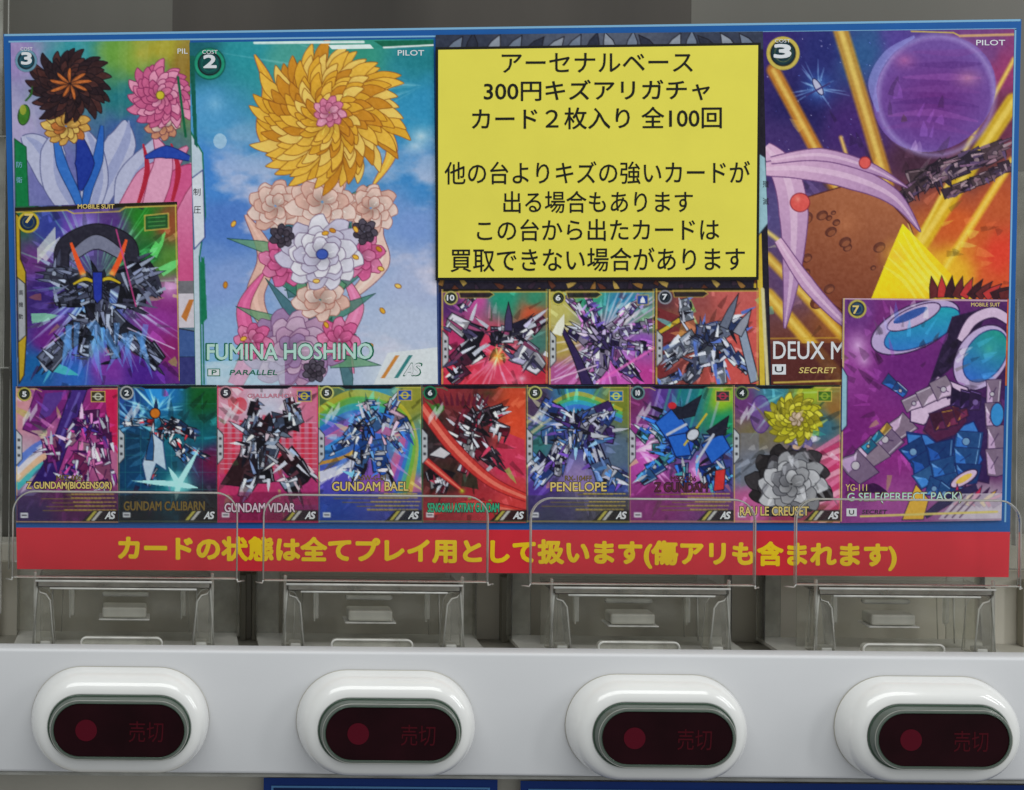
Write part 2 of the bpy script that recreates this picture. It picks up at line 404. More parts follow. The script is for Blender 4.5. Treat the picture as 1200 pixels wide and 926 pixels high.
M_grey = ink('grey_ink', (150, 150, 150)); M_dark = ink('dark_ink', (40, 36, 44)); M_cyan = ink('cyan_ink', (70, 160, 210))
M_bar = mat('pale_blue_grey_paint', (.625, .625, .64), .38, .4, noise=(22, .035, (.4, 1, 1)), bump=(900, .06, .0002))
M_shell = mat('white_moulded_plastic', (.79, .783, .765), .13, .5, coat=.6, noise=(55, .022, (1, 1, 1)), bump=(70, .10, .0005))
M_back = mat('grey_panel_reflection', (.125, .118, .102), .35, .4, noise=(9, .22, (1, 1, .12)))  # vertical bands put reflections in glass into the panel colour
M_backd = mat('dark_panel_reflection', (.062, .054, .046), .3, .5, noise=(16, .35, (1, 1, .18)))  # darker stretch of the glass reflections, set as panel colour
M_well = mat('warm_grey_plastic', (.72, .68, .585), .5, .35, noise=(25, .06, (1, 1, .4)))
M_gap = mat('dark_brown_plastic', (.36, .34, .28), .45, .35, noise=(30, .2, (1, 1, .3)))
M_low = mat('lower_grey_panel', (.42, .395, .335), .45, .35, noise=(14, .12, (1, 1, .3)))
M_clear = clear_mat('clear_acrylic', (.965, .965, .955), .035, (.8, .8, .74), .06, 1.3)
M_pane = clear_mat('thin_clear_sheet', (.992, .992, .99), .014, (.8, .8, .75), .05, 1.14)
M_edge = clear_mat('acrylic_edge', (.8, .8, .76), .46, (.93, .92, .86), .15, 1.35, .3)  # whitish colour stands in for light caught in clear edges
M_edgeb = clear_mat('acrylic_edge_highlight', (.85, .85, .8), .8, (.98, .97, .92), .12, 1.4, .35)  # whiter version, for edge highlights painted as pale plastic
M_milk = clear_mat('milky_acrylic', (.86, .86, .82), .36, (.9, .89, .82), .2, 1.4, .45)
M_block = mat('pale_grey_plastic', (.46, .45, .385), .4, .4, noise=(120, .12, (1, 1, .4)))
M_haze = clear_mat('hazy_acrylic', (.93, .93, .9), .12, (.95, .92, .84), .12, 1.3, .6)
M_floor = clear_mat('frosted_acrylic', (.7, .7, .66), .8, (.95, .93, .86), .2, 1.4, .15)
M_bezel = clear_mat('green_tinted_acrylic', (.42, .55, .45), .42, (.42, .50, .43), .08, 1.5)
M_bezedge = clear_mat('green_tinted_edge', (.4, .5, .4), .5, (.16, .27, .19), .1, 1.5)
M_win = mat('dark_red_window', (.013, .0018, .0035), .5, .08, noise=(60, .3, (1, 1, 1)))
M_led = mat('unlit_red_dot', (.075, .003, .010), .6, .08); M_ledtxt = mat('faint_red_print', (.055, .005, .009), .6, .05)
M_navy = paper('navy_print', (20, 56, 132)); M_navy2 = ink('mid_blue_line', (96, 150, 205)); M_navy3 = paper('deep_navy_print', (14, 36, 92))

# ------------------------------------------------------------------ the machine (one thing: panels, bar, lamps)
machine = thing('card_vending_machine', 'grey card vending machine front with a pale bar carrying four sold-out lamps', 'vending machine', (0, 0.05, Z0 - .2))
def rect_px(bm, x0, y0, x1, y1, Y, depth, bev=0.0):
    a = W(x0, y0, Y); b = W(x1, y1, Y)
    # corners follow the roll-free frame of the machine
    xs = sorted((a[0], b[0])); zs = sorted((a[2], b[2]))
    box(bm, xs[0], xs[1], Y, Y + depth, zs[0], zs[1], bev)
def zc(px, py, Y): return W(px, py, Y)[2]
def xc(px, py, Y): return W(px, py, Y)[0]
ZB1 = W(600, 765.5, 0)[2]; ZB0 = W(600, 910, 0)[2]     # top and bottom of the bar

bm = bmesh.new(); rect_px(bm, -300, -260, 196, 720, .066, .004); build('interior_panel', bm, M_back, machine)
bm = bmesh.new(); rect_px(bm, 195, -260, 813, 720, .0661, .0035); build('interior_panel', bm, M_backd, machine)
bm = bmesh.new(); rect_px(bm, 812.5, -260, 1500, 720, .066, .004); build('interior_panel', bm, M_back, machine)
bm = bmesh.new(); box(bm, -.16, .40, .052, .064, W(600, 672, .05)[2] + .002, W(600, 672, .05)[2] + .010, .001); build('cross_rail', bm, M_well, machine)
zfl = ZB1 - .004
bm = bmesh.new(); box(bm, -.16, .40, .0602, .064, zfl - .02, W(600, 668, .05)[2] + .0015); build('well_back_wall', bm, M_well, machine)
bm = bmesh.new(); box(bm, -.16, .40, .010, .0600, zfl - .02, zfl - .006); build('well_floor', bm, M_low, machine)

# the bar: a folded sheet with a soft front edge
bm = bmesh.new(); box(bm, -.16, .40, 0, .0085, ZB0, ZB1, .0012, 3); build('button_bar', bm, M_bar, machine, True)
bm = bmesh.new(); box(bm, -.16, .40, .0015, .0085, ZB0 - .0016, ZB0 - .0003, .0004); build('bar_lip', bm, M_edge, machine)
bm = bmesh.new(); box(bm, -.16, .40, .016, .02, ZB0 - .12, ZB0 + .012); build('lower_panel', bm, M_low, machine)

# sold-out lamps
def superring(cx, cz, hw, hh, y, n=24): return [(x, y, z) for x, z in stadium(cx, cz, hw, hh, n)]
def skin(bm, rings, cap=None):
    vr = [[bm.verts.new(p) for p in r] for r in rings]
    for A, B in zip(vr[:-1], vr[1:]):
        n = len(A)
        for k in range(n): bm.faces.new((A[k], A[(k + 1) % n], B[(k + 1) % n], B[k]))
    if cap: bm.faces.new(vr[-1])
def lamp(cx_px, cy_px, label):
    cx, _, cz = W(cx_px, cy_px, 0)
    hw, hh = .0312, .0179; H = .0115; iw, ih = .0248, .0113      # outer outline, height, inner opening
    rings = []
    for k in range(13):      # a quarter of a superellipse from the bar to the crown
        t = k / 12 * math.pi / 2
        f = math.cos(t) ** .9; g = math.sin(t) ** .85
        off = (1 - f) * .0061
        rings.append(superring(cx, cz, hw - off, hh - off, -H * g))
    rings.append(superring(cx, cz, iw + .0002, ih + .0002, -H * 1.0)); rings.append(superring(cx, cz, iw - .0002, ih - .0002, -H * .985))
    rings.append(superring(cx, cz, iw - .0003, ih - .0003, -H * .70))
    bm = bmesh.new(); skin(bm, rings)
    sh = build('sold_out_lamp', bm, M_shell, machine, True); sh['label'] = label
    # shadow line around the housing's foot, built as a thin dark ring
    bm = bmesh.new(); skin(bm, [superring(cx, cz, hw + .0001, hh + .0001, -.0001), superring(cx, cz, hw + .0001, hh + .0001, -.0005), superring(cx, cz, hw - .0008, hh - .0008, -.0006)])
    build('foot_shadow_ring', bm, M_gap, sh, True)
    # bezel: thick clear cover standing a little proud of the housing
    HW = -.0148
    bm = bmesh.new(); skin(bm, [superring(cx, cz, iw - .0003, ih - .0003, -H * .9), superring(cx, cz, iw - .0006, ih - .0006, -H * 1.03), superring(cx, cz, iw - .0011, ih - .0011, HW + .0006),
                                superring(cx, cz, iw - .0015, ih - .0014, HW - .0001), superring(cx, cz, iw - .0024, ih - .0021, HW + .0001)])
    build('bezel', bm, M_bezel, sh, True)
    for i, (ox, yy, rr) in enumerate(((.0004, -H * 1.02, .00026), (.0013, HW + .0001, .00016), (.0023, HW, .00014))):
        bm = bmesh.new(); tube(bm, superring(cx, cz, iw - ox, ih - ox * .92, yy), rr, 6, True)
        build('bezel_rim', bm, (M_bezedge, M_edge, M_bezedge)[i], sh, True)
    bm = bmesh.new(); skin(bm, [superring(cx, cz, iw - .0020, ih - .0018, -H * .9), superring(cx, cz, iw - .0024, ih - .0021, HW + .0002)], True)
    build('window', bm, M_win, sh)
    bm = bmesh.new(); c = [bm.verts.new((cx - .0112 + .0037 * math.cos(t), HW + .0001, cz - .0001 + .0037 * math.sin(t))) for t in [k * math.tau / 36 for k in range(36)]]
    bm.faces.new(c); build('indicator_dot', bm, M_led, sh)
    # 売切 (sold out), unlit
    co, polys = text_mesh('売切', 0.0, 0)
    mn, mx = co.min(0), co.max(0); u = (co[:, 0] - mn[0]) / (mx[0] - mn[0]); v = (co[:, 1] - mn[1]) / (mx[1] - mn[1])
    V = np.stack([cx + .0034 + u * .0118, np.full(len(co), HW + .0001), cz - .0040 + v * .0072], -1)
    me = bpy.data.meshes.new('lettering'); me.from_pydata(V.tolist(), [], polys); me.materials.append(M_ledtxt)
    local(link('lettering', me), sh)
lamp(141, 841, 'leftmost white oval lamp, with the clearest sold-out characters')
lamp(451, 845, 'second lamp from the left, directly above the narrower blue poster')
lamp(766, 850, 'third lamp from the left, above the right blue poster')
lamp(1081, 852, 'rightmost lamp, its housing cut by the picture edge')

# clear column covers behind the poster and their edges (left and right margins)
def post(px, y0, y1, Y, wpx, dep, m, name='cover_edge'):
    bm = bmesh.new(); a = W(px, (y0 + y1) / 2, Y)
    z1 = W(px, y0, Y)[2]; z0 = W(px, y1, Y)[2]
    box(bm, a[0], a[0] + wpx * S, Y, Y + dep, z0, z1, min(.0004, wpx * S * .3)); return build(name, bm, m, machine)
post(-34, 160, 720, .030, 40, .002, M_milk, 'column_cover'); post(-40, -200, 158, .034, 47, .002, M_milk, 'column_cover')
post(4.5, 162, 432, .0285, 1.6, .003, M_edge); post(9.5, -200, 156, .0325, 1.4, .003, M_edge); post(-1, 432, 600, .028, 1.8, .003, M_edge)
post(11.5, 160, 668, .0298, 1.5, .004, M_milk)
bm = bmesh.new(); rect_px(bm, -40, 158.5, 12, 160.5, .028, .004); build('cover_edge', bm, M_edge, machine)
bm = bmesh.new(); rect_px(bm, -40, 430, 10, 431.8, .0265, .003); build('cover_edge', bm, M_edge, machine)
post(1184, 200, 668, .034, 60, .002, M_haze, 'column_cover'); post(1191, 350, 640, .030, 1.6, .003, M_edge)
bm = bmesh.new(); rect_px(bm, 1181, 632, 1260, 668, .05, .012); build('column_foot', bm, M_gap, machine)

# dividers standing between the trays
for px in (-20, 293, 607.5, 921, 1235):
    for dx, wp, m, nm in ((-9, 7.0, M_gap, 'divider'), (-2.0, 7, M_low, 'divider_web'), (5.0, 6.0, M_gap, 'divider')):
        a = W(px + dx, 700, .040); z1 = W(600, 686, .04)[2]; z0 = zfl - .006
        bm = bmesh.new(); box(bm, a[0], a[0] + wp * S * 1.05, .055 if m is M_gap else .057, .0598, z0, z1, .0003); build(nm, bm, m, machine)

# ------------------------------------------------------------------ clear card trays, one per column
def arc(cx, cz, r, a0, a1, n=8): return [(cx + r * math.cos(R(a0 + (a1 - a0) * k / n)), cz + r * math.sin(R(a0 + (a1 - a0) * k / n))) for k in range(n + 1)]
def tray(px, py, label):
    """px, py: lower left corner of the front lip in the photograph"""
    YL = .0105
    x0, _, z0 = W(px, py, YL); k = S * (D + YL) / D
    t = thing('card_tray', label, 'card tray', (x0 + .04, .03, ZB1 - .02), 'clear card trays below the poster')
    X = lambda u: x0 + u * k
    Z = lambda v: z0 + v * k
    # front lip with rounded shoulders
    wd, ht, r = 263, 100, 25
    out = [(X(0), Z(0))] + arc(X(r), Z(ht - r), r * k, 180, 90) + arc(X(wd - r), Z(ht - r), r * k, 90, 0) + [(X(wd), Z(0))]
    bm = bmesh.new(); prism(bm, out, YL, YL + .0016); build('front_lip', bm, M_pane, t)
    bm = bmesh.new(); tube(bm, [(x, YL + .0002, z) for x, z in out], .00032, 6); tube(bm, [(x, YL + .0019, z) for x, z in out], .00020, 6)
    build('lip_edge', bm, M_edge, t, True)
    bm = bmesh.new(); box(bm, X(1), X(wd - 1), YL - .0002, YL + .0019, Z(-1.2), Z(.3), .0003); build('lip_highlight_strip', bm, M_milk, t)  # pale strip stands in for the highlight along the lip's bottom
    # feet of the lip turning back at both lower corners
    bm = bmesh.new()
    tube(bm, [(X(0), YL, Z(0)), (X(-1), YL + .001, Z(-4)), (X(-8), YL + .004, Z(-5))], .0003, 6)
    build('lip_foot', bm, M_edgeb, t, True); bm = bmesh.new()
    tube(bm, [(X(wd), YL, Z(0)), (X(wd + 1), YL + .001, Z(-4)), (X(wd + 9), YL + .004, Z(-5))], .0003, 6)
    build('lip_foot', bm, M_edgeb, t, True)
    # shelf: a clear plate running back from under the lip, its front-edge highlights modelled as bright bars
    bm = bmesh.new(); box(bm, X(28), X(233), YL + .0004, YL + .022, Z(-12.5), Z(-5.5), .0004); build('shelf', bm, M_clear, t)
    bm = bmesh.new()
    tube(bm, [(X(27), YL, Z(-4.5)), (X(234), YL, Z(-4.5))], .00042, 6)
    tube(bm, [(X(44), YL - .0002, Z(-13)), (X(216), YL - .0002, Z(-13))], .00036, 6)
    tube(bm, [(X(-2), YL + .014, Z(9)), (X(wd + 3), YL + .014, Z(9))], .00045, 6)
    build('shelf_edge', bm, M_edgeb, t, True)
    bm = bmesh.new(); box(bm, X(30), X(231), YL + .0012, YL + .0020, Z(-12), Z(-5), .0003); build('shelf_front', bm, M_milk, t)
    # back plate and side walls of the tray
    zb = ZB1 - .0025
    bm = bmesh.new(); box(bm, X(-3), X(27), .044, .0452, zb - .003, Z(-2), .0003); build('back_plate', bm, M_milk, t); bm = bmesh.new(); box(bm, X(233), X(272), .044, .0452, zb - .003, Z(-2), .0003)
    build('back_plate', bm, M_milk, t)
    bm = bmesh.new(); box(bm, X(-3), X(-1.6), .037, .044, zb - .003, Z(-6)); build('side_wall', bm, M_haze, t); bm = bmesh.new(); box(bm, X(267), X(268.4), .037, .044, zb - .003, Z(-6)); build('side_wall', bm, M_haze, t)
    bm = bmesh.new(); box(bm, X(28), X(233), .030, .0312, zb - .003, Z(-8), .0003); build('front_plate', bm, M_haze, t)
    # moulded edges of the front plate and of an inner liner behind it, not quite parallel
    bm = bmesh.new()
    tube(bm, [(X(43), .0298, Z(-15)), (X(41.5), .0298, zb)], .0003, 6); build('plate_edge', bm, M_edge, t, True); bm = bmesh.new()
    tube(bm, [(X(217), .0298, Z(-15)), (X(219), .0298, zb)], .0003, 6); build('plate_edge', bm, M_edge, t, True); bm = bmesh.new()
    tube(bm, [(X(52), .036, zb), (X(54), .036, Z(-30)), (X(60), .036, Z(-22)), (X(200), .036, Z(-21)), (X(207), .036, Z(-29)), (X(209), .036, zb)], .00026, 6); build('liner_edge', bm, M_milk, t, True)
    bm = bmesh.new(); rr_ = random.Random(int(px)); 
    P_ = [(X(86 + 6 * q), .029 + rr_.uniform(-.001, .001), Z(-24 + rr_.uniform(-4, 4))) for q in range(15)]; tube(bm, P_, .00034, 5); build('reflection_line', bm, M_edge, t, True)  # jagged pale line modelled as a reflection near the pusher
    # floor sheet
    bm = bmesh.new(); box(bm, X(-2), X(268), .0092, .044, zb - .003, zb - .0018); build('tray_floor', bm, M_floor, t)
    # two hollow clips, narrow at the top, arched
    for s_, u in ((1, 24), (-1, 237)):
        o = [(X(u), zb), (X(u + s_ * 5), Z(-12)), (X(u + s_ * 8), Z(-19)), (X(u + s_ * 15), Z(-21)), (X(u + s_ * 20), Z(-28)), (X(u + s_ * 25), zb)]
        bm = bmesh.new(); prism(bm, o if s_ > 0 else o[::-1], .0122, .0205); cl = build('clip', bm, M_haze, t)
        bm = bmesh.new(); tube(bm, [(x, .0120, z) for x, z in o], .00034, 6); tube(bm, [(x, .0205, z) for x, z in o[1:]], .00022, 6)
        build('clip_edge', bm, M_edge, cl, True)
        bm = bmesh.new(); box(bm, *sorted((X(u + s_ * 8), X(u + s_ * 22))), .0121, .017, zb + .0002, zb + .0026, .0006); build('clip_foot', bm, M_edgeb, cl)
        bm = bmesh.new(); box(bm, *sorted((X(u + s_ * 0.5), X(u + s_ * 4))), .0119, .0135, zb, Z(5), .0004); build('clip_post', bm, M_milk, cl)
    for u in (64, 198):
        bm = bmesh.new(); tube(bm, [(X(u), .0245, Z(-16)), (X(u + .8), .0245, Z(-40)), (X(u + .8), .0245, Z(-58))], .0003, 6)
        box(bm, X(u - .5), X(u + 6), .025, .0262, Z(-56), Z(-16), .0004); build('rib', bm, M_milk, t)
    # pusher block in the middle: stepped milky block on a bright ledge
    bm = bmesh.new(); box(bm, X(104), X(157), .0205, .029, Z(-55), Z(-42), .0008); build('pusher_block', bm, M_block, t)
    bm = bmesh.new(); box(bm, X(100), X(161), .0198, .0295, Z(-57.4), Z(-55.6), .0003); build('pusher_ledge', bm, M_edgeb, t)
    bm = bmesh.new()  # pale bars and hooks stand in for dim reflections above the block
    box(bm, X(103), X(160), .026, .029, Z(-34), Z(-28), .0008); box(bm, X(88), X(168), .028, .029, Z(-22), Z(-19), .0006)
    for u in (90, 108, 126, 144, 158): tube(bm, [(X(u), .0275, Z(-19)), (X(u + 3), .0275, Z(-24)), (X(u + 8), .0275, Z(-22))], .0005, 5)
    build('dim_reflection', bm, M_milk, t, False)
    # finger rest: long low loop at the bottom
    zr = zb + .0005; hh_ = 6.2 * k
    bm = bmesh.new(); st = stadium((X(81) + X(176)) / 2, zr + hh_ * .75, (X(176) - X(81)) / 2, hh_, 10)
    tube(bm, [(x, .0115, z) for x, z in st], .00042, 6, True); tube(bm, [(x, .0150, z) for x, z in stadium((X(81) + X(176)) / 2, zr + hh_ * .75, (X(176) - X(81)) / 2 - .0009, hh_ - .0007, 10)], .00028, 6, True)
    tube(bm, [(X(100), .0112, zr + .0006), (X(148), .0112, zr + .0006)], .0004, 6); build('finger_rest', bm, M_edgeb, t, True)
    bm = bmesh.new(); prism(bm, st, .0118, .0145); build('finger_rest_plate', bm, M_milk, t)
tray(14.5, 676, 'leftmost clear plastic card tray, under the red strip\'s plain left end')
tray(308.5, 680, 'second clear card tray from the left, its lip below the rainbow card picture')
tray(622, 684, 'third clear card tray from the left, right of the middle divider')
tray(933, 685, 'rightmost clear card tray, below the end of the yellow sentence')

# ------------------------------------------------------------------ blue posters below the bar
def low_poster(x0, x1, y, label):
    t = thing('poster', label, 'poster', (W((x0 + x1) / 2, 926, .012)), 'blue posters under the bar')
    Y = .0125
    for nm, ins, m, dy in (('border', 0, M_navy, 0), ('inner_line', 9, M_navy2, .00025), ('print_area', 11.5, M_navy3, .0005)):
        bm = bmesh.new(); zt = W((x0 + x1) / 2, y + ins, Y)[2]
        box(bm, xc(x0 + ins, y, Y), xc(x1 - ins, y, Y), Y - dy - .0002, Y - dy, ZB0 - .09 + ins * S, zt); build(nm, bm, m, t)
low_poster(309, 583, 912.5, 'narrower blue bordered poster directly under the second lamp from the left')
low_poster(610, 1290, 918, 'wide blue poster under the bar running out of the picture on the right')

# ------------------------------------------------------------------ the printed poster with its sixteen card pictures
YP = .0205
poster = thing('card_poster', 'wide blue bordered poster of colourful card pictures with a red strip below', 'poster', W(600, 675, YP))
def sheet(name, quad, Y, m, parent, nx=1, thick=0.0):
    bm = bmesh.new(); q = [W(x, y, Y) for x, y in quad]
    v = [bm.verts.new(p) for p in q]; bm.faces.new(v)
    if thick:
        b = [bm.verts.new((p[0], Y + thick, p[2])) for p in q]; bm.faces.new(b[::-1])
        for i in range(4): bm.faces.new((v[i], b[i], b[(i + 1) % 4], v[(i + 1) % 4]))
    return build(name, bm, m, parent)
sheet('blue_sheet', [(4, 40), (1197, 22.5), (1183.5, 628), (19, 626)], YP, M_blue, poster, thick=.0004)
sheet('red_strip', [(19, 618.5), (1183.5, 623.5), (1182, 676.5), (20, 667)], YP - .0001, M_red, poster, thick=.0003)
for q in ([(5, 40), (1196, 22.5), (1196, 25), (5, 42.5)], [(10, 48), (1191, 33), (1191, 35), (10, 50)], [(1189, 34), (1191, 34), (1179, 612), (1177, 612)]):
    sheet('pale_line', q, YP - .00006, M_pale, poster)
write([('カードの状態は全てプレイ用として扱います(傷アリも含まれます)', 138, 1051, 644, 652.5, 34, 1.42, 0)], M_yink, YP - .0002, poster)

G = (205, 180, 90); WH = (232, 234, 238); DK = (24, 22, 32)
def hexgrid_tab(cv, x0, y0, y1, side=1, c=(196, 200, 205), dots=3):
    w = 7 * side
    cv.poly([(x0, y0), (x0 + w, y0 + 8), (x0 + w, y1 - 8), (x0, y1)], c, .95, (60, 62, 70), .9)
    for k in range(dots):
        y = (y0 + y1) / 2 + (k - (dots - 1) / 2) * 9; cv.poly([(x0 + 2 * side, y - 1.6), (x0 + 5 * side, y - 1.6), (x0 + 5 * side, y + 1.6), (x0 + 2 * side, y + 1.6)], (60, 60, 66))
def small_frame(cv, x0, y0, x1, y1, edge, seed=0, textc=(196, 172, 84), bottom=None, badge=(196, 196, 120), emblem=None, logo=(235, 235, 235), ribbon=True, lines=True):
    """top bar, tab, slashes, rules text and corner mark of a small card"""
    cv.poly([(x0, y0), (x1, y0), (x1, y0 + 2.2), (x0, y0 + 2.2)], DK)
    cv.poly([(x0 + 26, y0 + 1.5), (x1 - 30, y0 + 1.5), (x1 - 36, y0 + 4.4), (x0 + 32, y0 + 4.4)], DK)
    cv.line((x0, y0 + 3), (x0 + 24, y0 + 3), 1, edge, .9); cv.line((x0 + 24, y0 + 3), (x0 + 30, y0 + 6), 1, edge, .9); cv.line((x1 - 30, y0 + 3), (x1, y0 + 3), 1, edge, .9)
    cv.line((x0 + .7, y0), (x0 + .7, y1), 1.2, edge, .85); cv.line((x1 - .6, y0), (x1 - .6, y1), 1.0, edge, .6)
    for k in range(2):
        u = 8 + k * 8; cv.poly([(x0 + u, y0 + 38 - k * 5), (x0 + u + 9, y0 + 24 - k * 5), (x0 + u + 9, y0 + 33 - k * 5), (x0 + u, y0 + 47 - k * 5)], WH, .6)
    hexgrid_tab(cv, x0, y0 + 50, y0 + 93)
    if bottom is not None:
        cv.poly([(x0, y1 - 32), (x0 + 20, y1 - 32), (x0 + 26, y1 - 36), (x1, y1 - 36), (x1, y1), (x0, y1)], bottom, .55)
    if lines:
        for k in range(5):
            y = y1 - 33 + k * 4.6; xs = x0 + cv.r.uniform(14, 62); xe = x1 - cv.r.uniform(8, 30)
            cv.line((xs, y), (xe, y), 1.1, tuple(np.array(textc) * .6), .9)
            x = xe - 34
            while x < x1 - 6:
                l = cv.r.uniform(1.5, 5); cv.line((x, y - 1), (x + l, y - 1), 1.3, textc, .85); x += l + 1.6
    if ribbon:
        cv.poly([(x1 - 40, y1 - 5), (x1 - 30, y1 - 15), (x1, y1 - 15), (x1, y1 - 2), (x1 - 44, y1 - 2)], (30, 28, 30), .85)
        for k, c in enumerate(((200, 190, 90), (210, 210, 205))):
            cv.poly([(x1 - 38 + k * 6, y1 - 3), (x1 - 29 + k * 6, y1 - 14), (x1 - 25 + k * 6, y1 - 14), (x1 - 34 + k * 6, y1 - 3)], c, .9)
    cv.line((x0, y1 - 1.5), (x1, y1 - 1.5), 1.1, edge, .8)
    cv.poly([(x0 + 5, y1 - 12), (x0 + 14, y1 - 12), (x0 + 14, y1 - 6), (x0 + 5, y1 - 6)], WH, .9)
    cv.line((x0 + 7, y1 - 9), (x0 + 12, y1 - 9), 1.4, DK, .8)
    cv.badge(x0 + 10, y0 + 9, 8.2, badge)
    if emblem:
        ex, ey, c1, c2 = emblem; cv.poly([(ex - 8, ey - 6), (ex + 8, ey - 6), (ex + 8, ey + 6), (ex - 8, ey + 6)], c1, 1, G, 1); cv.ring(ex, ey, 3.6, 1.5, c2); cv.line((ex - 6, ey), (ex + 6, ey), 1.2, c2)
def put(cv, quad, layer, label, foil=9):
    cv.foil(foil)
    return picture(cv, quad, YP - .0002 - .0001 * layer, M_print, poster, 'card_picture', label)
def lay(layer): return YP - .0002 - .0001 * layer - .00005
def logo(o, x, y, h, m, layer):
    write([('A', x, x + h * .8, y, y, h, .4, .35), ('S', x + h * .7, x + h * 1.45, y, y, h, .5, .2)], m, lay(layer), o, 'corner_mark')

# --- A: upper left, abstract drapes and tufts over a green sheen
cv = Cv(12, 46, 232, 455, seed=3)
cv.wash([(20, 60, (160, 140, 190)), (20, 150, (180, 170, 205)), (90, 60, (60, 150, 160)), (150, 60, (110, 160, 70)), (195, 55, (175, 165, 60)), (225, 70, (150, 120, 50)), (150, 110, (40, 120, 130)), (180, 100, (90, 150, 90)), (150, 160, (70, 100, 160)), (60, 200, (120, 120, 180)), (130, 200, (90, 100, 165))], 14)
cv.glow(170, 62, 40, (205, 180, 70), .6)
for k in range(9): cv.spike(20 + k * 26, 46, 78 + k * 3, 120, 12, (220, 235, 215), a=.06)
for x, y, a_, L, wd in ((50, 150, 100, 75, 30), (60, 140, 70, 90, 34), (95, 150, 40, 84, 32), (90, 150, 110, 90, 40)): pass
# pale petals with blue veins
WP = [(206, 206, 226), (190, 192, 218), (214, 212, 228)]
for p, w_ in (([(90, 250), (60, 200), (40, 170), (24, 158)], [30, 40, 34, 3]), ([(100, 250), (130, 196), (146, 164), (150, 140)], [34, 44, 36, 3]), ([(96, 260), (66, 214), (62, 176), (70, 150)], [26, 34, 30, 3]), ([(150, 262), (156, 214), (176, 186), (190, 160)], [30, 38, 30, 3]), ([(96, 262), (112, 214), (108, 176), (96, 146)], [24, 32, 30, 3])):
    cv.band(p, w_, WP[len(p) % 3], (92, 96, 140), 1); q = [(a + 5, b) for a, b in p]; cv.band(q, [v * .3 for v in w_], (160, 166, 204), a=.9)
cv.band([(64, 150), (72, 190), (88, 226), (96, 250)], [4, 13, 11, 6], (62, 118, 196), (34, 60, 110), .9); cv.band([(122, 146), (116, 186), (104, 220), (98, 250)], [4, 13, 11, 6], (52, 106, 188), (34, 60, 110), .9)
cv.band([(94, 158), (100, 190), (94, 222)], [6, 24, 4], (36, 60, 150), (22, 32, 90), 1)
cv.flower(78, 146, 30, 12, 2, [(216, 170, 90), (232, 196, 110), (200, 124, 66)], (110, 66, 34), .8)
cv.flower(82, 98, 54, 20, 5, [(58, 36, 38), (78, 46, 44), (46, 30, 36)], (26, 16, 24), .82, 10, .9, .25)
cv.flower(84, 96, 26, 9, 1, [(196, 112, 58)], (60, 34, 30), .7, 30, .35, .1)
cv.ell(27, 132, 7, 12, (66, 120, 44), 10, (30, 60, 24), 1); cv.ell(26, 126, 4, 6, (150, 160, 60)); cv.band([(29, 116), (36, 108), (38, 98)], [2, 3, 1], (50, 96, 44))
cv.poly([(205, 200), (232, 190), (232, 332), (205, 332)], ((228, 152, 186), (206, 92, 140), (210, 210), (220, 320)))
for p, w_, c in (([(150, 250), (176, 214), (200, 196), (226, 172)], [26, 34, 26, 3], (226, 152, 184)), ([(190, 256), (204, 226), (222, 206), (234, 196)], [30, 34, 26, 8], (212, 98, 146)), ([(178, 250), (190, 214), (196, 186), (186, 160)], [22, 28, 22, 3], (228, 168, 196))): cv.band(p, w_, c, (150, 60, 96), 1)
cv.band([(164, 240), (176, 200), (172, 168)], [4, 7, 2], (178, 44, 66)); cv.band([(206, 236), (214, 200), (206, 168)], [4, 7, 2], (178, 44, 66)); cv.band([(174, 184), (200, 178), (228, 186)], [3, 15, 6], (44, 76, 168), (24, 36, 100), .9)
cv.flower(196, 146, 22, 9, 2, [(226, 200, 188), (212, 150, 120)], (120, 70, 80), .9)
cv.flower(194, 112, 42, 15, 5, [(222, 128, 164), (206, 104, 146), (234, 160, 188)], (130, 44, 90), .95, 0, 1.1, .3)
cv.ell(194, 111, 5, 5, (206, 190, 60), 0, (110, 96, 30), .8)
# green side tab and lower parts
cv.poly([(15, 160), (29, 170), (31, 246), (15, 250)], (20, 120, 70), 1, (12, 70, 44), 1)
cv.line((216, 90), (224, 160), 3, (18, 100, 66)); cv.poly([(205, 330), (232, 330), (232, 345), (205, 345)], (120, 118, 124))
cv.poly([(205, 345), (232, 345), (232, 385), (205, 385)], (214, 206, 214)); cv.poly([(214, 372), (224, 352), (230, 352), (220, 378)], (190, 120, 60))
cv.poly([(205, 385), (232, 390), (232, 420), (205, 420)], (70, 96, 150), 1, DK, 1); cv.poly([(205, 420), (232, 420), (232, 452), (205, 452)], (60, 62, 120))
cv.badge(31, 68, 13.5, (110, 150, 170), (24, 70, 84))
o = put(cv, [(12.5, 50), (222.5, 47), (231, 453), (20, 455)], 1, 'upper left card picture: dark brown bloom, pink bloom and white petals')
write([('3', 24.5, 37.5, 68.5, 68.5, 15, 0.76), ('COST', 24, 38, 57.5, 57.5, 4, 0.03), ('PIL', 208, 220, 60, 60, 6, 0.04)], M_white, lay(1), o)
write([('防', 19, 26, 193, 193, 7), ('衛', 19, 26, 211, 211, 7)], M_pale, lay(1), o)

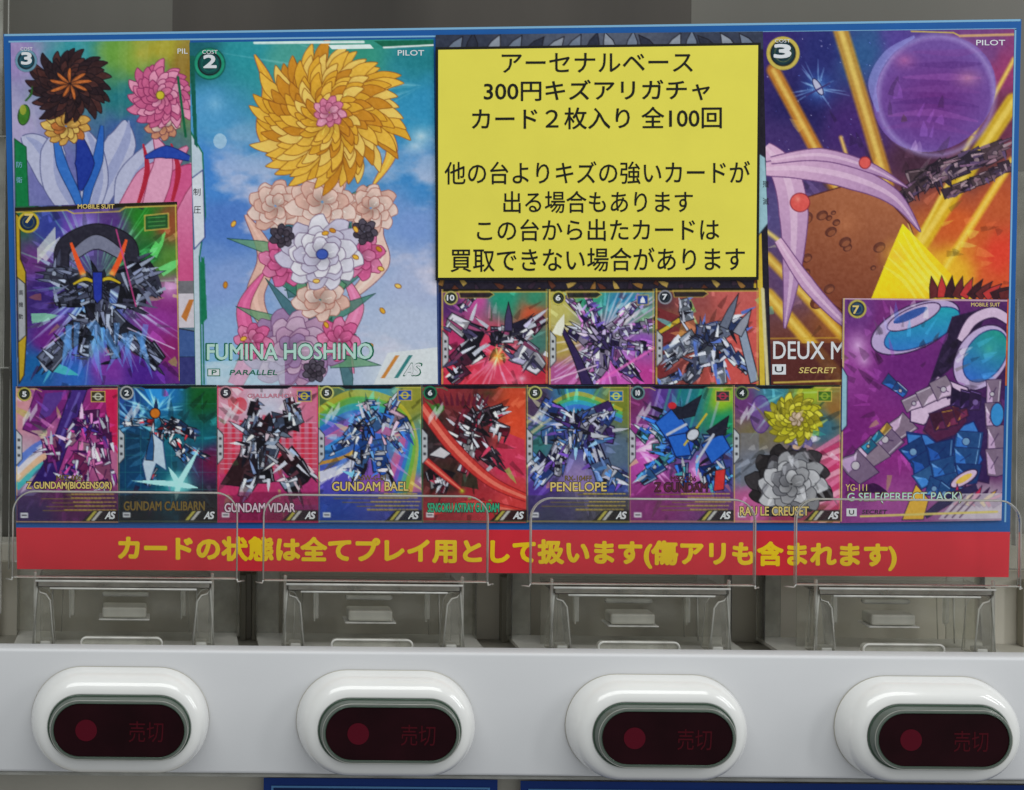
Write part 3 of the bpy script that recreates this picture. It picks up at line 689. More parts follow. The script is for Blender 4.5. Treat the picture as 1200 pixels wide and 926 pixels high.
# --- C: dark card mostly hidden by the notice
cv = Cv(511, 38, 905, 455, (40, 46, 66), seed=8)
cv.wash([(520, 45, (54, 60, 78)), (700, 45, (90, 96, 112)), (880, 45, (60, 66, 84)), (700, 340, (70, 50, 50)), (520, 380, (50, 50, 70))], 20)
for k in range(16): cv.spike(530 + k * 24, 60, -90 + cv.r.uniform(-45, 45), 24, 15, ((120, 130, 148), (48, 52, 68), (150, 156, 168))[k % 3], DK, 1)
cv.poly([(511, 330), (905, 330), (905, 455), (511, 455)], (44, 38, 52))
for k in range(26): cv.spike(515 + k * 15, 336 + cv.r.uniform(-5, 8), cv.r.uniform(0, 360), 14, 7, ((150, 110, 60), (96, 54, 40), (190, 160, 90), (60, 44, 60))[k % 4], DK, .8)
cv.poly([(890, 56), (905, 60), (905, 455), (890, 455)], (36, 32, 44))
cv.poly([(891, 170), (897, 176), (897, 455), (891, 455)], (214, 186, 70)); cv.poly([(893, 90), (897, 100), (897, 170), (893, 166)], (180, 160, 70))
cv.poly([(889, 176), (904, 186), (906, 262), (889, 282)], (160, 196, 206), 1, (50, 56, 70), 1.2)
cv.poly([(511, 346), (516, 340), (516, 452), (511, 452)], (28, 44, 92)); cv.line((512, 330), (512, 452), 1.5, (90, 104, 150)); cv.line((888, 334), (888, 452), 3, (206, 176, 60)); cv.line((897, 340), (900, 452), 4, (216, 206, 160))
o = put(cv, [(510.5, 41), (894, 37), (904, 454), (513, 455)], 1, 'dark blue card picture mostly covered by the yellow notice')
write([('殲', 894, 901, 216, 216, 8), ('滅', 894, 901, 236, 236, 8)], M_dark, lay(1), o)

# --- D: upper right, a burst of light in space (no figures)
cv = Cv(893, 34, 1193, 455, seed=12)
cv.wash([(900, 50, (60, 40, 110)), (960, 60, (40, 44, 110)), (1010, 60, (50, 90, 140)), (940, 120, (36, 30, 90)), (1000, 150, (70, 40, 110)), (1060, 60, (90, 70, 150)), (1100, 90, (86, 56, 140)), (1150, 60, (120, 70, 130)), (1185, 80, (150, 60, 110)),
         (1100, 150, (96, 44, 110)), (1180, 130, (110, 50, 80)), (1080, 180, (70, 40, 60)), (1150, 190, (90, 52, 56)), (1180, 240, (190, 90, 50)), (1130, 260, (206, 96, 44)), (1180, 300, (220, 70, 50)), (1120, 320, (232, 180, 50)), (1050, 340, (226, 170, 40)), (1180, 345, (210, 90, 50)),
         (910, 180, (70, 50, 110)), (920, 320, (96, 70, 110)), (905, 250, (90, 80, 130)), (930, 420, (110, 60, 50)), (980, 440, (90, 48, 44)), (980, 380, (150, 90, 50))], 10)
cv.fleck(70, (896, 40, 1040, 190), 1.6, [(170, 190, 240), (110, 130, 220), (230, 220, 255)], .8)
cv.glow(958, 102, 34, (70, 150, 230), .7); cv.glow(958, 102, 14, (190, 220, 250), .6); cv.rays(958, 102, 22, 10, 40, 1.6, (150, 200, 255), .6)
cv.ell(958, 100, 4, 11, (190, 190, 214), -30, (40, 40, 90), 1); cv.line((944, 110), (972, 96), 2, (60, 50, 110))
# orange beams fanning from the burst
for p, q, wd, c in (((905, 80), (1000, 260), 16, (214, 140, 40)), ((985, 30), (1040, 215), 18, (206, 150, 50)), ((1193, 120), (1040, 350), 20, (222, 190, 40)), ((1193, 190), (1090, 350), 10, (236, 196, 60)),
                    ((1193, 70), (1075, 290), 5, (230, 200, 80)), ((893, 300), (1010, 420), 12, (220, 170, 60)), ((893, 345), (985, 448), 16, (226, 180, 60)), ((893, 270), (1000, 350), 5, (236, 210, 120)), ((985, 160), (1010, 240), 4, (240, 190, 90))):
    cv.line(p, q, wd, c, .82, 1.5); cv.line(p, q, wd * .35, (250, 226, 130), .6, 1.5)
# purple glass planet
cv.ell(1098, 110, 76, 66, (116, 84, 158), -28); cv.glow(1098, 116, 74, (104, 40, 120), .85, 62, .8)
for k in range(7): cv.band([(1036 + k * 6, 150 - k * 15), (1090 + k * 6, 146 - k * 14), (1150 + k * 1, 160 - k * 17)], [2, 9, 2], ((128, 74, 150), (160, 96, 176), (84, 44, 120))[k % 3], a=.4)
cv.ring(1100, 112, 70, 6, (176, 160, 214), .6, 3); cv.glow(1138, 92, 30, (214, 150, 170), .6, 20); cv.glow(1062, 70, 26, (206, 120, 170), .6, 18); cv.band([(1030, 130), (1024, 95), (1042, 62), (1074, 42)], [3, 11, 9, 3], (150, 150, 214), a=.7)
cv.engine(1100, 210, [((1068, 214), (1180, 176), 26, 22), ((1050, 240), (1110, 196), 16, 20), ((1110, 230), (1190, 196), 12, 14)], [(86, 62, 84), (110, 84, 96), (64, 48, 74)], (30, 20, 34), (176, 150, 160), 12, 8)
cv.scatter(120, 1045, 300, 60, 190, 10, 1.3, .35)
# brown boulder with a glowing crater and pale comet tails
cv.poly([(935, 232), (985, 218), (1040, 232), (1068, 262), (1082, 300), (1060, 330), (1010, 382), (950, 340), (926, 290)], ((168, 104, 72), (128, 70, 50), (1000, 230), (970, 350)), 1, (84, 40, 40), 1.4)
cv.glow(990, 262, 40, (190, 122, 84), .6)
for k in range(15):
    u, v, s_ = cv.r.uniform(938, 1040), cv.r.uniform(246, 372), cv.r.uniform(.4, 1.5)
    cv.ell(u, v, 7 * s_, 5 * s_, (108, 60, 46), -25, (84, 44, 40), .8); cv.ell(u + s_, v + 1.4 * s_, 5 * s_, 3 * s_, (146, 88, 62), -25)
cv.poly([(1060, 262), (1150, 352), (1100, 352), (1020, 352), (1040, 306)], ((250, 226, 40), (240, 190, 30), (1060, 280), (1120, 350))); cv.glow(1052, 300, 30, (252, 200, 70), .9); cv.glow(1090, 330, 50, (252, 236, 90), .7, 34)
for k in range(6): cv.band([(1066 - k * 6, 262 + k * 10), (1086 - k * 5, 300 + k * 6), (1140 - k * 12, 356)], [1, 5, 2], (252, 236, 120), a=.5)
for p, w_ in (([(893, 170), (916, 200), (926, 250), (922, 320), (912, 384)], [14, 34, 36, 22, 2]), ([(893, 196), (940, 196), (1000, 208), (1050, 232), (1082, 272)], [16, 26, 28, 18, 1]), ([(900, 186), (960, 180), (1020, 196), (1066, 220)], [8, 15, 12, 1]), ([(906, 280), (940, 330), (980, 372), (1015, 400)], [10, 17, 12, 1])):
    cv.band(p, w_, ((222, 182, 210), (170, 132, 176), p[0], p[-1]), (110, 70, 120), 1.1); cv.band(p, [v * .25 for v in w_], (236, 206, 226), a=.6)
cv.ell(934, 236, 12, 11, (220, 96, 90), 0, (140, 44, 54), 1); cv.ell(1014, 190, 7, 7, (220, 96, 90), 0, (140, 44, 54), 1); cv.glow(931, 232, 7, (246, 170, 150), .7)
cv.poly([(893, 402), (1100, 402), (1100, 455), (893, 455)], (84, 40, 40), .75); cv.line((893, 396), (1100, 396), 1.2, (210, 170, 60), .8); cv.line((897, 448), (1010, 446), 2, G)
for k in range(10): cv.spike(1100 + k * 9, 350, -100 + k * 9, 26, 12, ((100, 40, 44), (190, 60, 60), (60, 26, 36))[k % 3], DK, .8)
cv.line((1070, 36), (1120, 38), 1.5, G); cv.line((1120, 38), (1128, 42), 1.5, G); cv.line((1128, 42), (1193, 41), 3, (200, 160, 120))
cv.badge(917, 60, 20, (200, 180, 90), (20, 52, 60))
o = put(cv, [(894, 37.5), (1188.5, 34), (1180, 452), (904, 455)], 1, 'upper right card picture: an orange light burst in purple space')
write([('3', 906.5, 927.5, 60, 60, 17, 1.05), ('COST', 908, 926, 48, 48, 4, 0.03), ('PILOT', 1144, 1178, 50, 50, 6.5, 0.11), ('DEUX M', 906, 989, 410.5, 411, 21, 0.25)], M_white, lay(1), o)
write([('SECRET', 936, 980, 434, 434, 7, 0.12, .2)], M_gold, lay(1), o)
sheet('rarity_box', [(905, 427), (921, 427), (921, 439), (905, 439)], lay(1) + .00001, M_white, o); write([('U', 908, 918, 433, 433, 7, 0.2)], M_dark, lay(1) - .00004, o)

# --- B: big picture on a blue sky (blossoms instead of a figure)
cv = Cv(222, 44, 514, 454, seed=21)
cv.wash([(230, 60, (30, 100, 110)), (290, 60, (50, 150, 160)), (340, 60, (80, 160, 150)), (420, 60, (60, 150, 130)), (500, 60, (40, 130, 140)), (240, 130, (90, 160, 205)), (500, 130, (60, 150, 190)), (250, 200, (80, 140, 210)), (500, 200, (70, 140, 200)),
         (260, 260, (90, 130, 200)), (490, 270, (130, 160, 214)), (260, 330, (140, 165, 215)), (490, 330, (180, 190, 220)), (260, 390, (150, 180, 220)), (480, 390, (190, 200, 224)), (370, 400, (190, 196, 222)), (260, 440, (140, 190, 220)), (480, 440, (214, 222, 230))], 12)
n1 = cv.noise(46, 5, 1.6, .8); m = np.clip((n1 - .52) * 6, 0, 1) * np.clip((cv.Y - 110) / 120, 0, 1); m = (m * .8)[..., None]
cv.a = cv.a * (1 - m) + np.array((222, 216, 232)) * m
cv.glow(497, 160, 30, (225, 236, 240), .8, 22); cv.glow(490, 172, 24, (235, 240, 244), .6, 14); cv.ell(257, 162, 8, 9, (196, 220, 236), 0, a=.7); cv.glow(252, 118, 20, (170, 215, 240), .5); cv.rays(500, 100, 20, 60, 260, 3, (180, 220, 230), .25, 150, 200)
GO = [(226, 172, 60), (238, 190, 80), (206, 142, 46), (244, 206, 112)]; OUT = (140, 84, 30)
# a bouquet in the clouds: streaming ribbons first
PE = [(238, 206, 194), (228, 186, 172), (242, 216, 206)]; WB = [(230, 226, 238), (212, 206, 226), (238, 234, 242)]; RO = [(222, 110, 160), (232, 140, 180)]; LI = [(196, 158, 188), (170, 138, 178), (206, 176, 200)]
for p, w_, c in (([(300, 60), (316, 100), (308, 150), (326, 190)], [2, 16, 15, 6], GO[0]), ([(462, 90), (446, 130), (462, 176), (440, 216)], [2, 15, 14, 3], GO[1]), ([(286, 250), (310, 300), (296, 350), (320, 400)], [3, 22, 22, 8], PE[1]), ([(462, 226), (440, 270), (446, 310), (410, 350)], [3, 22, 22, 8], PE[0]),
                 ([(270, 452), (288, 410), (282, 360), (306, 320)], [18, 20, 16, 3], RO[0]), ([(412, 440), (404, 400), (418, 360), (400, 320)], [3, 16, 16, 3], RO[1])): cv.band(p, w_, c, (130, 74, 80), .8); cv.band(p, [v * .25 for v in w_], tuple(min(250, v + 22) for v in c), a=.7)
for k in range(26): cv.spike(374 + cv.r.uniform(-40, 40), 250 + k * 7, cv.r.uniform(0, 360), cv.r.uniform(50, 85), 16, ((70, 130, 110), (110, 160, 120), (60, 104, 110))[k % 3], (30, 66, 60), .7, bend=cv.r.uniform(-.2, .2), a=.8)
cv.flower(340, 412, 62, 12, 4, LI, (110, 70, 110), .75, 8, 1.15); cv.flower(292, 400, 24, 8, 2, RO, (140, 50, 90), 1); cv.flower(396, 400, 26, 8, 2, RO, (140, 50, 90), 1)
cv.flower(366, 436, 14, 7, 2, [(74, 66, 78), (92, 84, 98)], (40, 34, 44))
cv.flower(322, 240, 36, 9, 3, PE, (170, 110, 100), .9, 0, 1.1); cv.flower(436, 244, 34, 9, 3, PE, (170, 110, 100), .9, 0, 1.1)
cv.flower(378, 236, 42, 10, 3, PE, (170, 110, 100), .9, 20, 1.1)
cv.flower(330, 306, 30, 8, 2, RO, (140, 50, 90), 1, 10); cv.flower(424, 300, 30, 8, 2, RO, (140, 50, 90), 1, 30); cv.flower(374, 352, 34, 9, 2, PE, (170, 110, 100), .7, 5, 1.1)
cv.flower(376, 298, 52, 11, 4, WB, (120, 100, 130), .85, 0, 1.15)
cv.flower(330, 276, 15, 7, 2, [(74, 66, 78), (92, 84, 98)], (40, 34, 44)); cv.flower(428, 272, 15, 7, 2, [(74, 66, 78), (92, 84, 98)], (40, 34, 44)); cv.ell(377, 298, 7, 6, (70, 96, 180), 0, (40, 50, 110), 1)
cv.flower(386, 136, 92, 26, 7, GO, OUT, .95, 4, 1.1, .32)
cv.flower(388, 130, 20, 9, 2, [(224, 134, 166), (236, 164, 188)], (150, 70, 100), .95)
for k in range(14): cv.ell(cv.r.uniform(250, 500), cv.r.uniform(250, 420), 4, 2.5, GO[k % 4], cv.r.uniform(0, 180), OUT, .6)
# frame
cv.line((300, 46), (430, 47), 3, (226, 240, 236)); cv.poly([(388, 50), (438, 50), (442, 55), (392, 55)], (230, 244, 240)); cv.poly([(442, 46), (514, 46), (514, 54), (454, 54)], (24, 104, 80)); cv.line((454, 54), (514, 52), 2, (235, 240, 240))
cv.poly([(222, 150), (227, 160), (236, 176), (238, 250), (230, 300), (230, 454), (222, 454)], (196, 210, 222), 1, (20, 110, 80), 1.6)
cv.poly([(222, 206), (236, 196), (237, 276), (224, 290)], (222, 226, 234), 1, (60, 70, 130), 1.2); cv.line((233, 300), (233, 450), 1.5, (18, 100, 70)); cv.poly([(236, 298), (231, 306), (231, 380), (238, 372)], (28, 120, 86)); cv.poly([(222, 60), (228, 60), (230, 170), (226, 165)], (18, 94, 80))
cv.poly([(436, 454), (454, 416), (514, 410), (514, 454)], (226, 230, 232), .92); cv.poly([(236, 424), (330, 420), (330, 452), (236, 452)], (210, 226, 232), .55)
for k, c in enumerate(((206, 140, 70), (220, 226, 226), (60, 130, 130))): cv.poly([(445 + k * 8, 446), (463 + k * 8, 419), (468 + k * 8, 419), (450 + k * 8, 446)], c)
cv.badge(246, 70, 18.5, (40, 150, 120), (18, 74, 74)); cv.ring(246, 70, 18.5, 1.5, (16, 90, 80))
o = put(cv, [(222, 50), (508, 45.5), (513, 450), (229, 453.5)], 2, 'large card picture of golden, white and pink blossoms on a blue cloudy sky')
write([('2', 238, 254, 72, 72, 16, 0.81), ('COST', 237, 255, 61, 61, 4.5, 0.03), ('PILOT', 466, 497, 62, 62, 6.5, 0.11)], M_white, lay(2), o)
write([('FUMINA HOSHINO', 240.5, 438.5, 412.5, 411.5, 21.5, 1.0)], M_dkgreen, lay(2), o, 'lettering_outline'); write([('FUMINA HOSHINO', 242.5, 436.5, 412.5, 411.5, 18.8, .45)], M_pgreen, lay(2) - .00003, o)
sheet('rarity_box', [(243, 432), (258, 432), (258, 441), (243, 441)], lay(2) + .00001, M_green, o); sheet('rarity_box', [(244, 433), (257, 433), (257, 440), (244, 440)], lay(2) - .00001, M_white, o)
write([('P', 248, 254, 436.5, 436.5, 5.5, 0.16), ('PARALLEL', 269, 325, 436.5, 436.5, 6, 0.11, .15)], M_dkgreen, lay(2) - .00004, o)
write([('制', 226.5, 235, 225, 225, 8.5), ('圧', 227, 235.5, 246, 246, 8.5)], M_dark, lay(2), o); logo(o, 472, 433, 16, M_dkgreen, 2); logo(o, 473.2, 433, 14, M_white, 2.4)

# --- E: black winged machine in a nebula
cv = Cv(18, 236, 211, 454, seed=33)
cv.wash([(30, 260, (40, 110, 60)), (60, 262, (60, 70, 150)), (90, 262, (120, 80, 180)), (130, 262, (90, 60, 130)), (170, 256, (40, 130, 40)), (200, 262, (150, 80, 50)), (40, 300, (110, 60, 130)), (170, 300, (30, 110, 50)), (200, 310, (90, 140, 60)), (50, 350, (60, 40, 110)), (200, 350, (140, 50, 130)), (190, 380, (150, 60, 150)), (60, 400, (110, 40, 130)), (120, 430, (130, 60, 160)), (40, 430, (30, 100, 160)), (90, 440, (50, 110, 190)), (200, 410, (140, 40, 110)), (170, 440, (80, 40, 140)), (110, 380, (60, 120, 200))], 10)
cv.glow(102, 262, 26, (190, 200, 250), .8); cv.glow(200, 340, 26, (240, 190, 230), .8)
cv.rays(115, 330, 60, 50, 130, 2.2, (150, 200, 250), .6, 30, 150); cv.rays(115, 330, 30, 60, 130, 2, (90, 230, 120), .5, 170, 370)
for x, y, a_, c in ((50, 300, -50, WH), (36, 372, -5, (150, 230, 180)), (180, 300, -60, (120, 240, 130)), (190, 320, -30, (130, 240, 150)), (60, 430, 20, (90, 210, 200))): cv.spike(x, y, a_, 34, 12, c, a=.75)
cv.bulk = 1.25; cv.scatter(160, 114, 345, 30, 130, 9)
BK = [(52, 54, 72), (78, 82, 104), (36, 36, 50), (110, 116, 140)]
cv.band([(74, 322), (76, 286), (114, 270), (152, 286), (156, 322)], [16, 18, 20, 18, 14], (46, 44, 58), DK, 1.2); cv.band([(84, 300), (114, 282), (146, 300)], [10, 18, 10], (128, 130, 152), DK, 1)
cv.engine(114, 335, [((92, 330), (56, 318), 22, 14), ((138, 328), (176, 312), 24, 14), ((92, 345), (66, 352), 20, 10), ((140, 345), (170, 352), 24, 16), ((104, 372), (52, 424), 17, 20), ((126, 372), (186, 426), 17, 20), ((108, 360), (98, 416), 12, 9), ((124, 360), (134, 420), 12, 9), ((114, 330), (114, 380), 24, 16), ((170, 320), (186, 346), 22, 10)], BK, (12, 12, 22), (196, 206, 230), 15, 22)
cv.band([(86, 332), (100, 326), (114, 330), (128, 326), (142, 332)], [3, 5, 4, 5, 3], (206, 180, 50), DK, .8); cv.poly([(109, 318), (121, 318), (120, 350), (114, 356), (110, 350)], (44, 60, 160), 1, DK, 1)
cv.band([(84, 282), (92, 305), (98, 320)], [3, 6, 7], (236, 96, 50)); cv.band([(150, 280), (142, 302), (132, 322)], [3, 6, 7], (236, 96, 50)); cv.glow(98, 320, 9, (255, 210, 110), .8); cv.glow(132, 320, 9, (255, 210, 110), .8)
cv.line((138, 268), (160, 360), 1.8, (220, 80, 150), .8); cv.line((50, 408), (90, 380), 1.4, (236, 220, 250), .8); cv.line((150, 386), (205, 412), 1.4, (236, 220, 250), .8)
for k in range(16): cv.spike(cv.r.uniform(60, 175), cv.r.uniform(375, 400), 90 + cv.r.uniform(-40, 40), cv.r.uniform(30, 60), 7, (110, 170, 240), a=.5)
cv.glow(114, 410, 22, (130, 200, 250), .55, 30)
cv.poly([(18, 238), (211, 236), (211, 241), (18, 243)], (40, 34, 24)); cv.line((18, 243.5), (80, 243), 1.6, G); cv.line((150, 241.5), (211, 241), 1.6, G); cv.line((80, 243), (88, 247), 1.4, G); cv.line((88, 247), (142, 246), 1.2, G); cv.line((142, 246), (150, 241), 1.4, G)
cv.poly([(19, 244), (24, 250), (24, 300), (30, 316), (30, 390), (26, 440), (20, 450)], (190, 160, 50), 1, (50, 40, 20), 1.2); cv.poly([(20, 322), (29, 330), (29, 392), (20, 400)], (170, 172, 176), 1, (40, 40, 44), 1)
cv.poly([(44, 288), (66, 262), (66, 280), (44, 306)], (214, 218, 214), .75)
cv.poly([(172, 252), (200, 250), (200, 268), (172, 270)], (34, 90, 50), .9, G, 1.3)
for k in range(3): cv.line((176, 255 + k * 5), (196, 254 + k * 5), 1, (120, 200, 110), .6)
cv.line((208.5, 240), (210.5, 450), 1.2, (210, 190, 90)); cv.badge(34, 256, 13, (200, 180, 60), (24, 50, 90))
o = put(cv, [(17.5, 242), (207.5, 236.5), (210.5, 449.5), (21, 453)], 3, 'card picture of a black winged machine over a purple and green nebula')
write([('7', 28.5, 39.5, 256, 256, 11, 0.56), ('MOBILE SUIT', 91, 134, 242, 242, 5.5, 0.16)], M_gold, lay(3), o)
for k, ch in enumerate('高機動'): write([(ch, 22, 27, 343 + k * 14, 343 + k * 14, 6)], M_dark, lay(3), o)

# --- second row, three small ones
def trio(x0, x1, y0, y1, seed, wash, eng, pal, badge, extra, lab, num, emblem=None, dark=DK):
    cv = Cv(x0 - 1, y0 - 1, x1 + 1, y1 + 1, seed=seed); cv.wash(wash, 8); cv.bulk = 1.3
    extra(cv, 0); cv.scatter(80, (x0 + x1) / 2, 398, 18, 85, 6); cv.engine(*eng[0], eng[1], pal, dark, (228, 230, 244), *eng[2]); extra(cv, 1)
    cv.poly([(x0, y0 - 1), (x1, y0 - 1), (x1, y0 + 2.5), (x0, y0 + 2.5)], (30, 26, 24)); cv.poly([(x0 + 20, y0 + 2), (x0 + 56, y0 + 2), (x0 + 62, y0 + 6), (x0 + 56, y0 + 10), (x0 + 22, y0 + 10)], (38, 34, 34), .9, G, .8)
    cv.line((x0, y0 + 3), (x1, y0 + 3), 1.3, G, .9); cv.line((x0 + .8, y0), (x0 + .8, y1), 2, G, .8); cv.line((x1 - 1, y0), (x1 - 1, y1), 1.2, G, .7)
    hexgrid_tab(cv, x0 + 1, y0 + 48, y0 + 92); cv.badge(x0 + 11, y0 + 10, 8.5, badge)
    if emblem: cv.poly([(x1 - 20, y0 + 7), (x1 - 7, y0 + 7), (x1 - 7, y0 + 18), (x1 - 20, y0 + 18)], emblem, 1, G, .9); cv.spike(x1 - 13.5, y0 + 16, -90, 8, 6, WH)
    o = put(cv, [(x0, y0), (x1, y0 - .5), (x1, y1), (x0, y1 + .5)], 3, lab)
    write([(num, x0 + (6.5 if len(num) > 1 else 8), x0 + (15.5 if len(num) > 1 else 14), y0 + 10, y0 + 10, 7, .4)], M_white, lay(3), o)
def ex1(cv, s):
    if s == 0: cv.glow(583, 418, 40, (236, 70, 110), .8); cv.rays(583, 418, 26, 20, 60, 2, (255, 150, 170), .6)
    else: cv.glow(583, 418, 13, (250, 170, 60), 1, None, 1.2); cv.rays(583, 418, 14, 5, 18, 1.5, (255, 220, 120), .8); cv.spike(596, 388, -90, 34, 10, (70, 60, 96), DK, .9); cv.glow(600, 446, 14, (240, 120, 150), .8, 8); cv.glow(612, 444, 9, (236, 200, 214), .9, 7)
trio(517, 642, 339, 450, 41, [(525, 360, (90, 50, 110)), (555, 350, (200, 90, 160)), (590, 350, (40, 150, 120)), (625, 350, (60, 140, 110)), (620, 365, (200, 90, 60)), (525, 400, (190, 60, 110)), (580, 400, (216, 70, 100)), (630, 400, (70, 120, 110)), (540, 440, (216, 60, 80)), (600, 440, (226, 80, 110)), (635, 440, (190, 50, 70))],
     ((583, 405), [((566, 395), (528, 375), 20, 12), ((560, 405), (534, 425), 24, 16), ((604, 395), (634, 372), 20, 12), ((608, 408), (634, 430), 24, 16), ((540, 362), (556, 346), 8, 5), ((575, 392), (600, 392), 16, 16), ((545, 430), (528, 446), 12, 8)], (10, 12)),
     [(56, 50, 80), (190, 184, 214), (34, 32, 48), (230, 226, 236), (110, 50, 80)], (190, 180, 110), ex1, 'small card picture of a dark and white machine around an orange spark', '10')
def ex2(cv, s):
    if s == 0: cv.rays(705, 395, 40, 20, 80, 3, (250, 220, 250), .6); [cv.line((650, 430 + k * 6), (770, 350 + k * 9), 1.6, (236, 190, 240), .6) for k in range(4)]
    else: cv.band([(656, 380), (676, 420), (690, 456)], [3, 9, 14], (54, 40, 84), DK, 1); cv.line((700, 448), (768, 408), 3, (240, 120, 200), .8, .6); cv.line((645, 446), (700, 428), 1.6, (250, 220, 240), .8); cv.spike(652, 392, -70, 26, 12, (240, 238, 220), None)
trio(643, 767, 339, 450, 43, [(655, 360, (200, 190, 110)), (690, 352, (60, 160, 130)), (730, 352, (50, 130, 170)), (760, 356, (110, 150, 150)), (655, 400, (180, 160, 80)), (700, 400, (130, 80, 170)), (750, 400, (150, 90, 180)), (760, 380, (120, 160, 120)), (660, 440, (180, 90, 150)), (720, 440, (210, 100, 190)), (760, 440, (190, 70, 150))],
     ((706, 398), [((700, 390), (664, 348), 9, 6), ((704, 388), (688, 344), 8, 5), ((714, 388), (750, 352), 10, 6), ((718, 394), (768, 376), 10, 5), ((716, 402), (764, 408), 10, 6), ((690, 398), (668, 388), 14, 8), ((696, 410), (680, 436), 14, 10), ((716, 412), (742, 440), 14, 8), ((706, 390), (706, 430), 20, 14), ((704, 430), (694, 448), 10, 8)], (12, 16)),
     [(150, 130, 190), (96, 76, 150), (206, 190, 226), (60, 46, 100), (180, 110, 180)], (200, 190, 90), ex2, 'small card picture of a lilac many-winged machine', '6', (40, 70, 150))
def ex3(cv, s):
    if s == 0: cv.poly([(770, 360), (800, 372), (780, 452), (768, 452)], (120, 50, 54)); cv.band([(768, 392), (800, 372), (812, 360)], [5, 6, 5], (206, 176, 60), DK, .8)
    else: cv.poly([(864, 384), (874, 384), (890, 446), (880, 450)], (150, 162, 182), 1, DK, 1); cv.glow(815, 402, 10, (110, 150, 240), .8); cv.spike(848, 384, -66, 44, 11, (110, 116, 134), DK, .9); cv.spike(864, 392, -60, 34, 12, (150, 152, 166), DK, .9)
trio(768, 889, 338, 450, 47, [(775, 350, (90, 50, 60)), (810, 350, (150, 80, 80)), (860, 350, (196, 100, 96)), (885, 380, (206, 96, 90)), (780, 390, (170, 130, 60)), (790, 430, (120, 60, 60)), (850, 430, (206, 92, 88)), (885, 440, (200, 90, 84))],
     ((828, 402), [((816, 396), (784, 414), 20, 12), ((806, 376), (800, 352), 12, 10), ((836, 392), (872, 378), 18, 12), ((842, 400), (878, 434), 12, 9), ((822, 418), (806, 446), 14, 11), ((838, 416), (846, 448), 13, 10), ((828, 380), (828, 424), 22, 16), ((798, 440), (774, 450), 9, 8), ((800, 410), (782, 424), 10, 8)], (12, 16)),
     [(120, 128, 146), (84, 90, 110), (160, 168, 184), (60, 62, 82), (70, 90, 150)], (150, 150, 160), ex3, 'small card picture of a grey blue machine on salmon red', '7', None)

# --- bottom row
ROW = [(18.5, 138), (138.5, 254), (254.5, 372.5), (373, 493.5), (494, 616.5), (617, 737), (737.5, 859), (859.5, 985.5)]
def bottom(i, seed, wash, pre, eng, pal, edge, badge, lab, num, title, tm, tx, sub=None, emblem=None, tint=(225, 228, 240), bot=(30, 20, 40), dark=DK, post_=None, ty=569, logo_m=None, lines=True):
    x0, x1 = ROW[i]; y0, y1 = 451.5, 612.5
    if i == 0: y0 = 453
    cv = Cv(x0 - .5, y0 - .5, x1 + .5, y1 + .5, seed=seed); cv.wash([(x0 + a, y0 + b, c) for a, b, c in wash], 8); pre(cv, x0, y0); cv.bulk = 1.3; cv.scatter(90, x0 + 60, y0 + 62, 20, 95, 6)
    if eng: cv.engine(x0 + eng[0][0], y0 + eng[0][1], [((x0 + p[0], y0 + p[1]), (x0 + q[0], y0 + q[1]), a, b) for p, q, a, b in eng[1]], pal, dark, tint, *eng[2])
    if post_: post_(cv, x0, y0)
    small_frame(cv, x0, y0, x1, y1, edge, bottom=bot, badge=badge, emblem=emblem and (x0 + emblem[0], y0 + emblem[1], emblem[2], emblem[3]), lines=lines)
    dy = .8 * i * .3
    o = put(cv, [(x0, y0), (x1, y0 - .3), (x1 + (.6 if i < 7 else -1), y1 + .4), (x0 + .4, y1)], 4 + (i % 2) * .5, lab)
    L = lay(4 + (i % 2) * .5)
    write([(num, x0 + 7.3, x0 + 12.7, y0 + 9, y0 + 9, 6.5, .4)], M_white, L, o)
    if tm is not None:
        write([(title, tx[0] - .8, tx[1] + .8, ty, ty, 12.6, .9)], M_dark, L + .00001, o, 'lettering_outline')
        write([(title, tx[0], tx[1], ty, ty, 11, .3)], tm, L - .00003, o)
    if sub: write([(sub[0], sub[1], sub[2], sub[3], sub[3], 6.5, .2)], sub[4], L - .00003, o)
    logo(o, x1 - 15.5, y1 - 8.5, 9, logo_m or M_white, 4.3 + (i % 2) * .5)
    return o
# 1 magenta
def pre1(cv, x, y):
    for k, c in enumerate(((60, 190, 190), (236, 196, 150), (226, 226, 236), (80, 120, 210))): cv.band([(x, y + 118 - k * 9), (x + 22, y + 98 - k * 9), (x + 46, y + 82 - k * 8)], [9, 8, 5], c, a=.8)
    cv.poly([(x + 24, y + 2), (x + 58, y + 2), (x + 70, y + 10), (x + 28, y + 58), (x + 8, y + 50), (x + 16, y + 26)], (120, 44, 120), 1, (70, 20, 80), 1.2); cv.poly([(x + 34, y + 8), (x + 60, y + 6), (x + 40, y + 34), (x + 26, y + 40)], (92, 60, 140))
    cv.poly([(x + 104, y + 4), (x + 119, y + 2), (x + 119, y + 80), (x + 108, y + 60)], (200, 40, 90)); cv.poly([(x + 66, y), (x + 84, y + 2), (x + 46, y + 110), (x + 16, y + 116), (x + 36, y + 84)], ((76, 50, 130), (50, 30, 100), (x + 80, y), (x + 30, y + 110)), 1, (40, 20, 70), 1.2)
    cv.line((x + 74, y + 8), (x + 34, y + 104), 3, (130, 120, 200), .6)
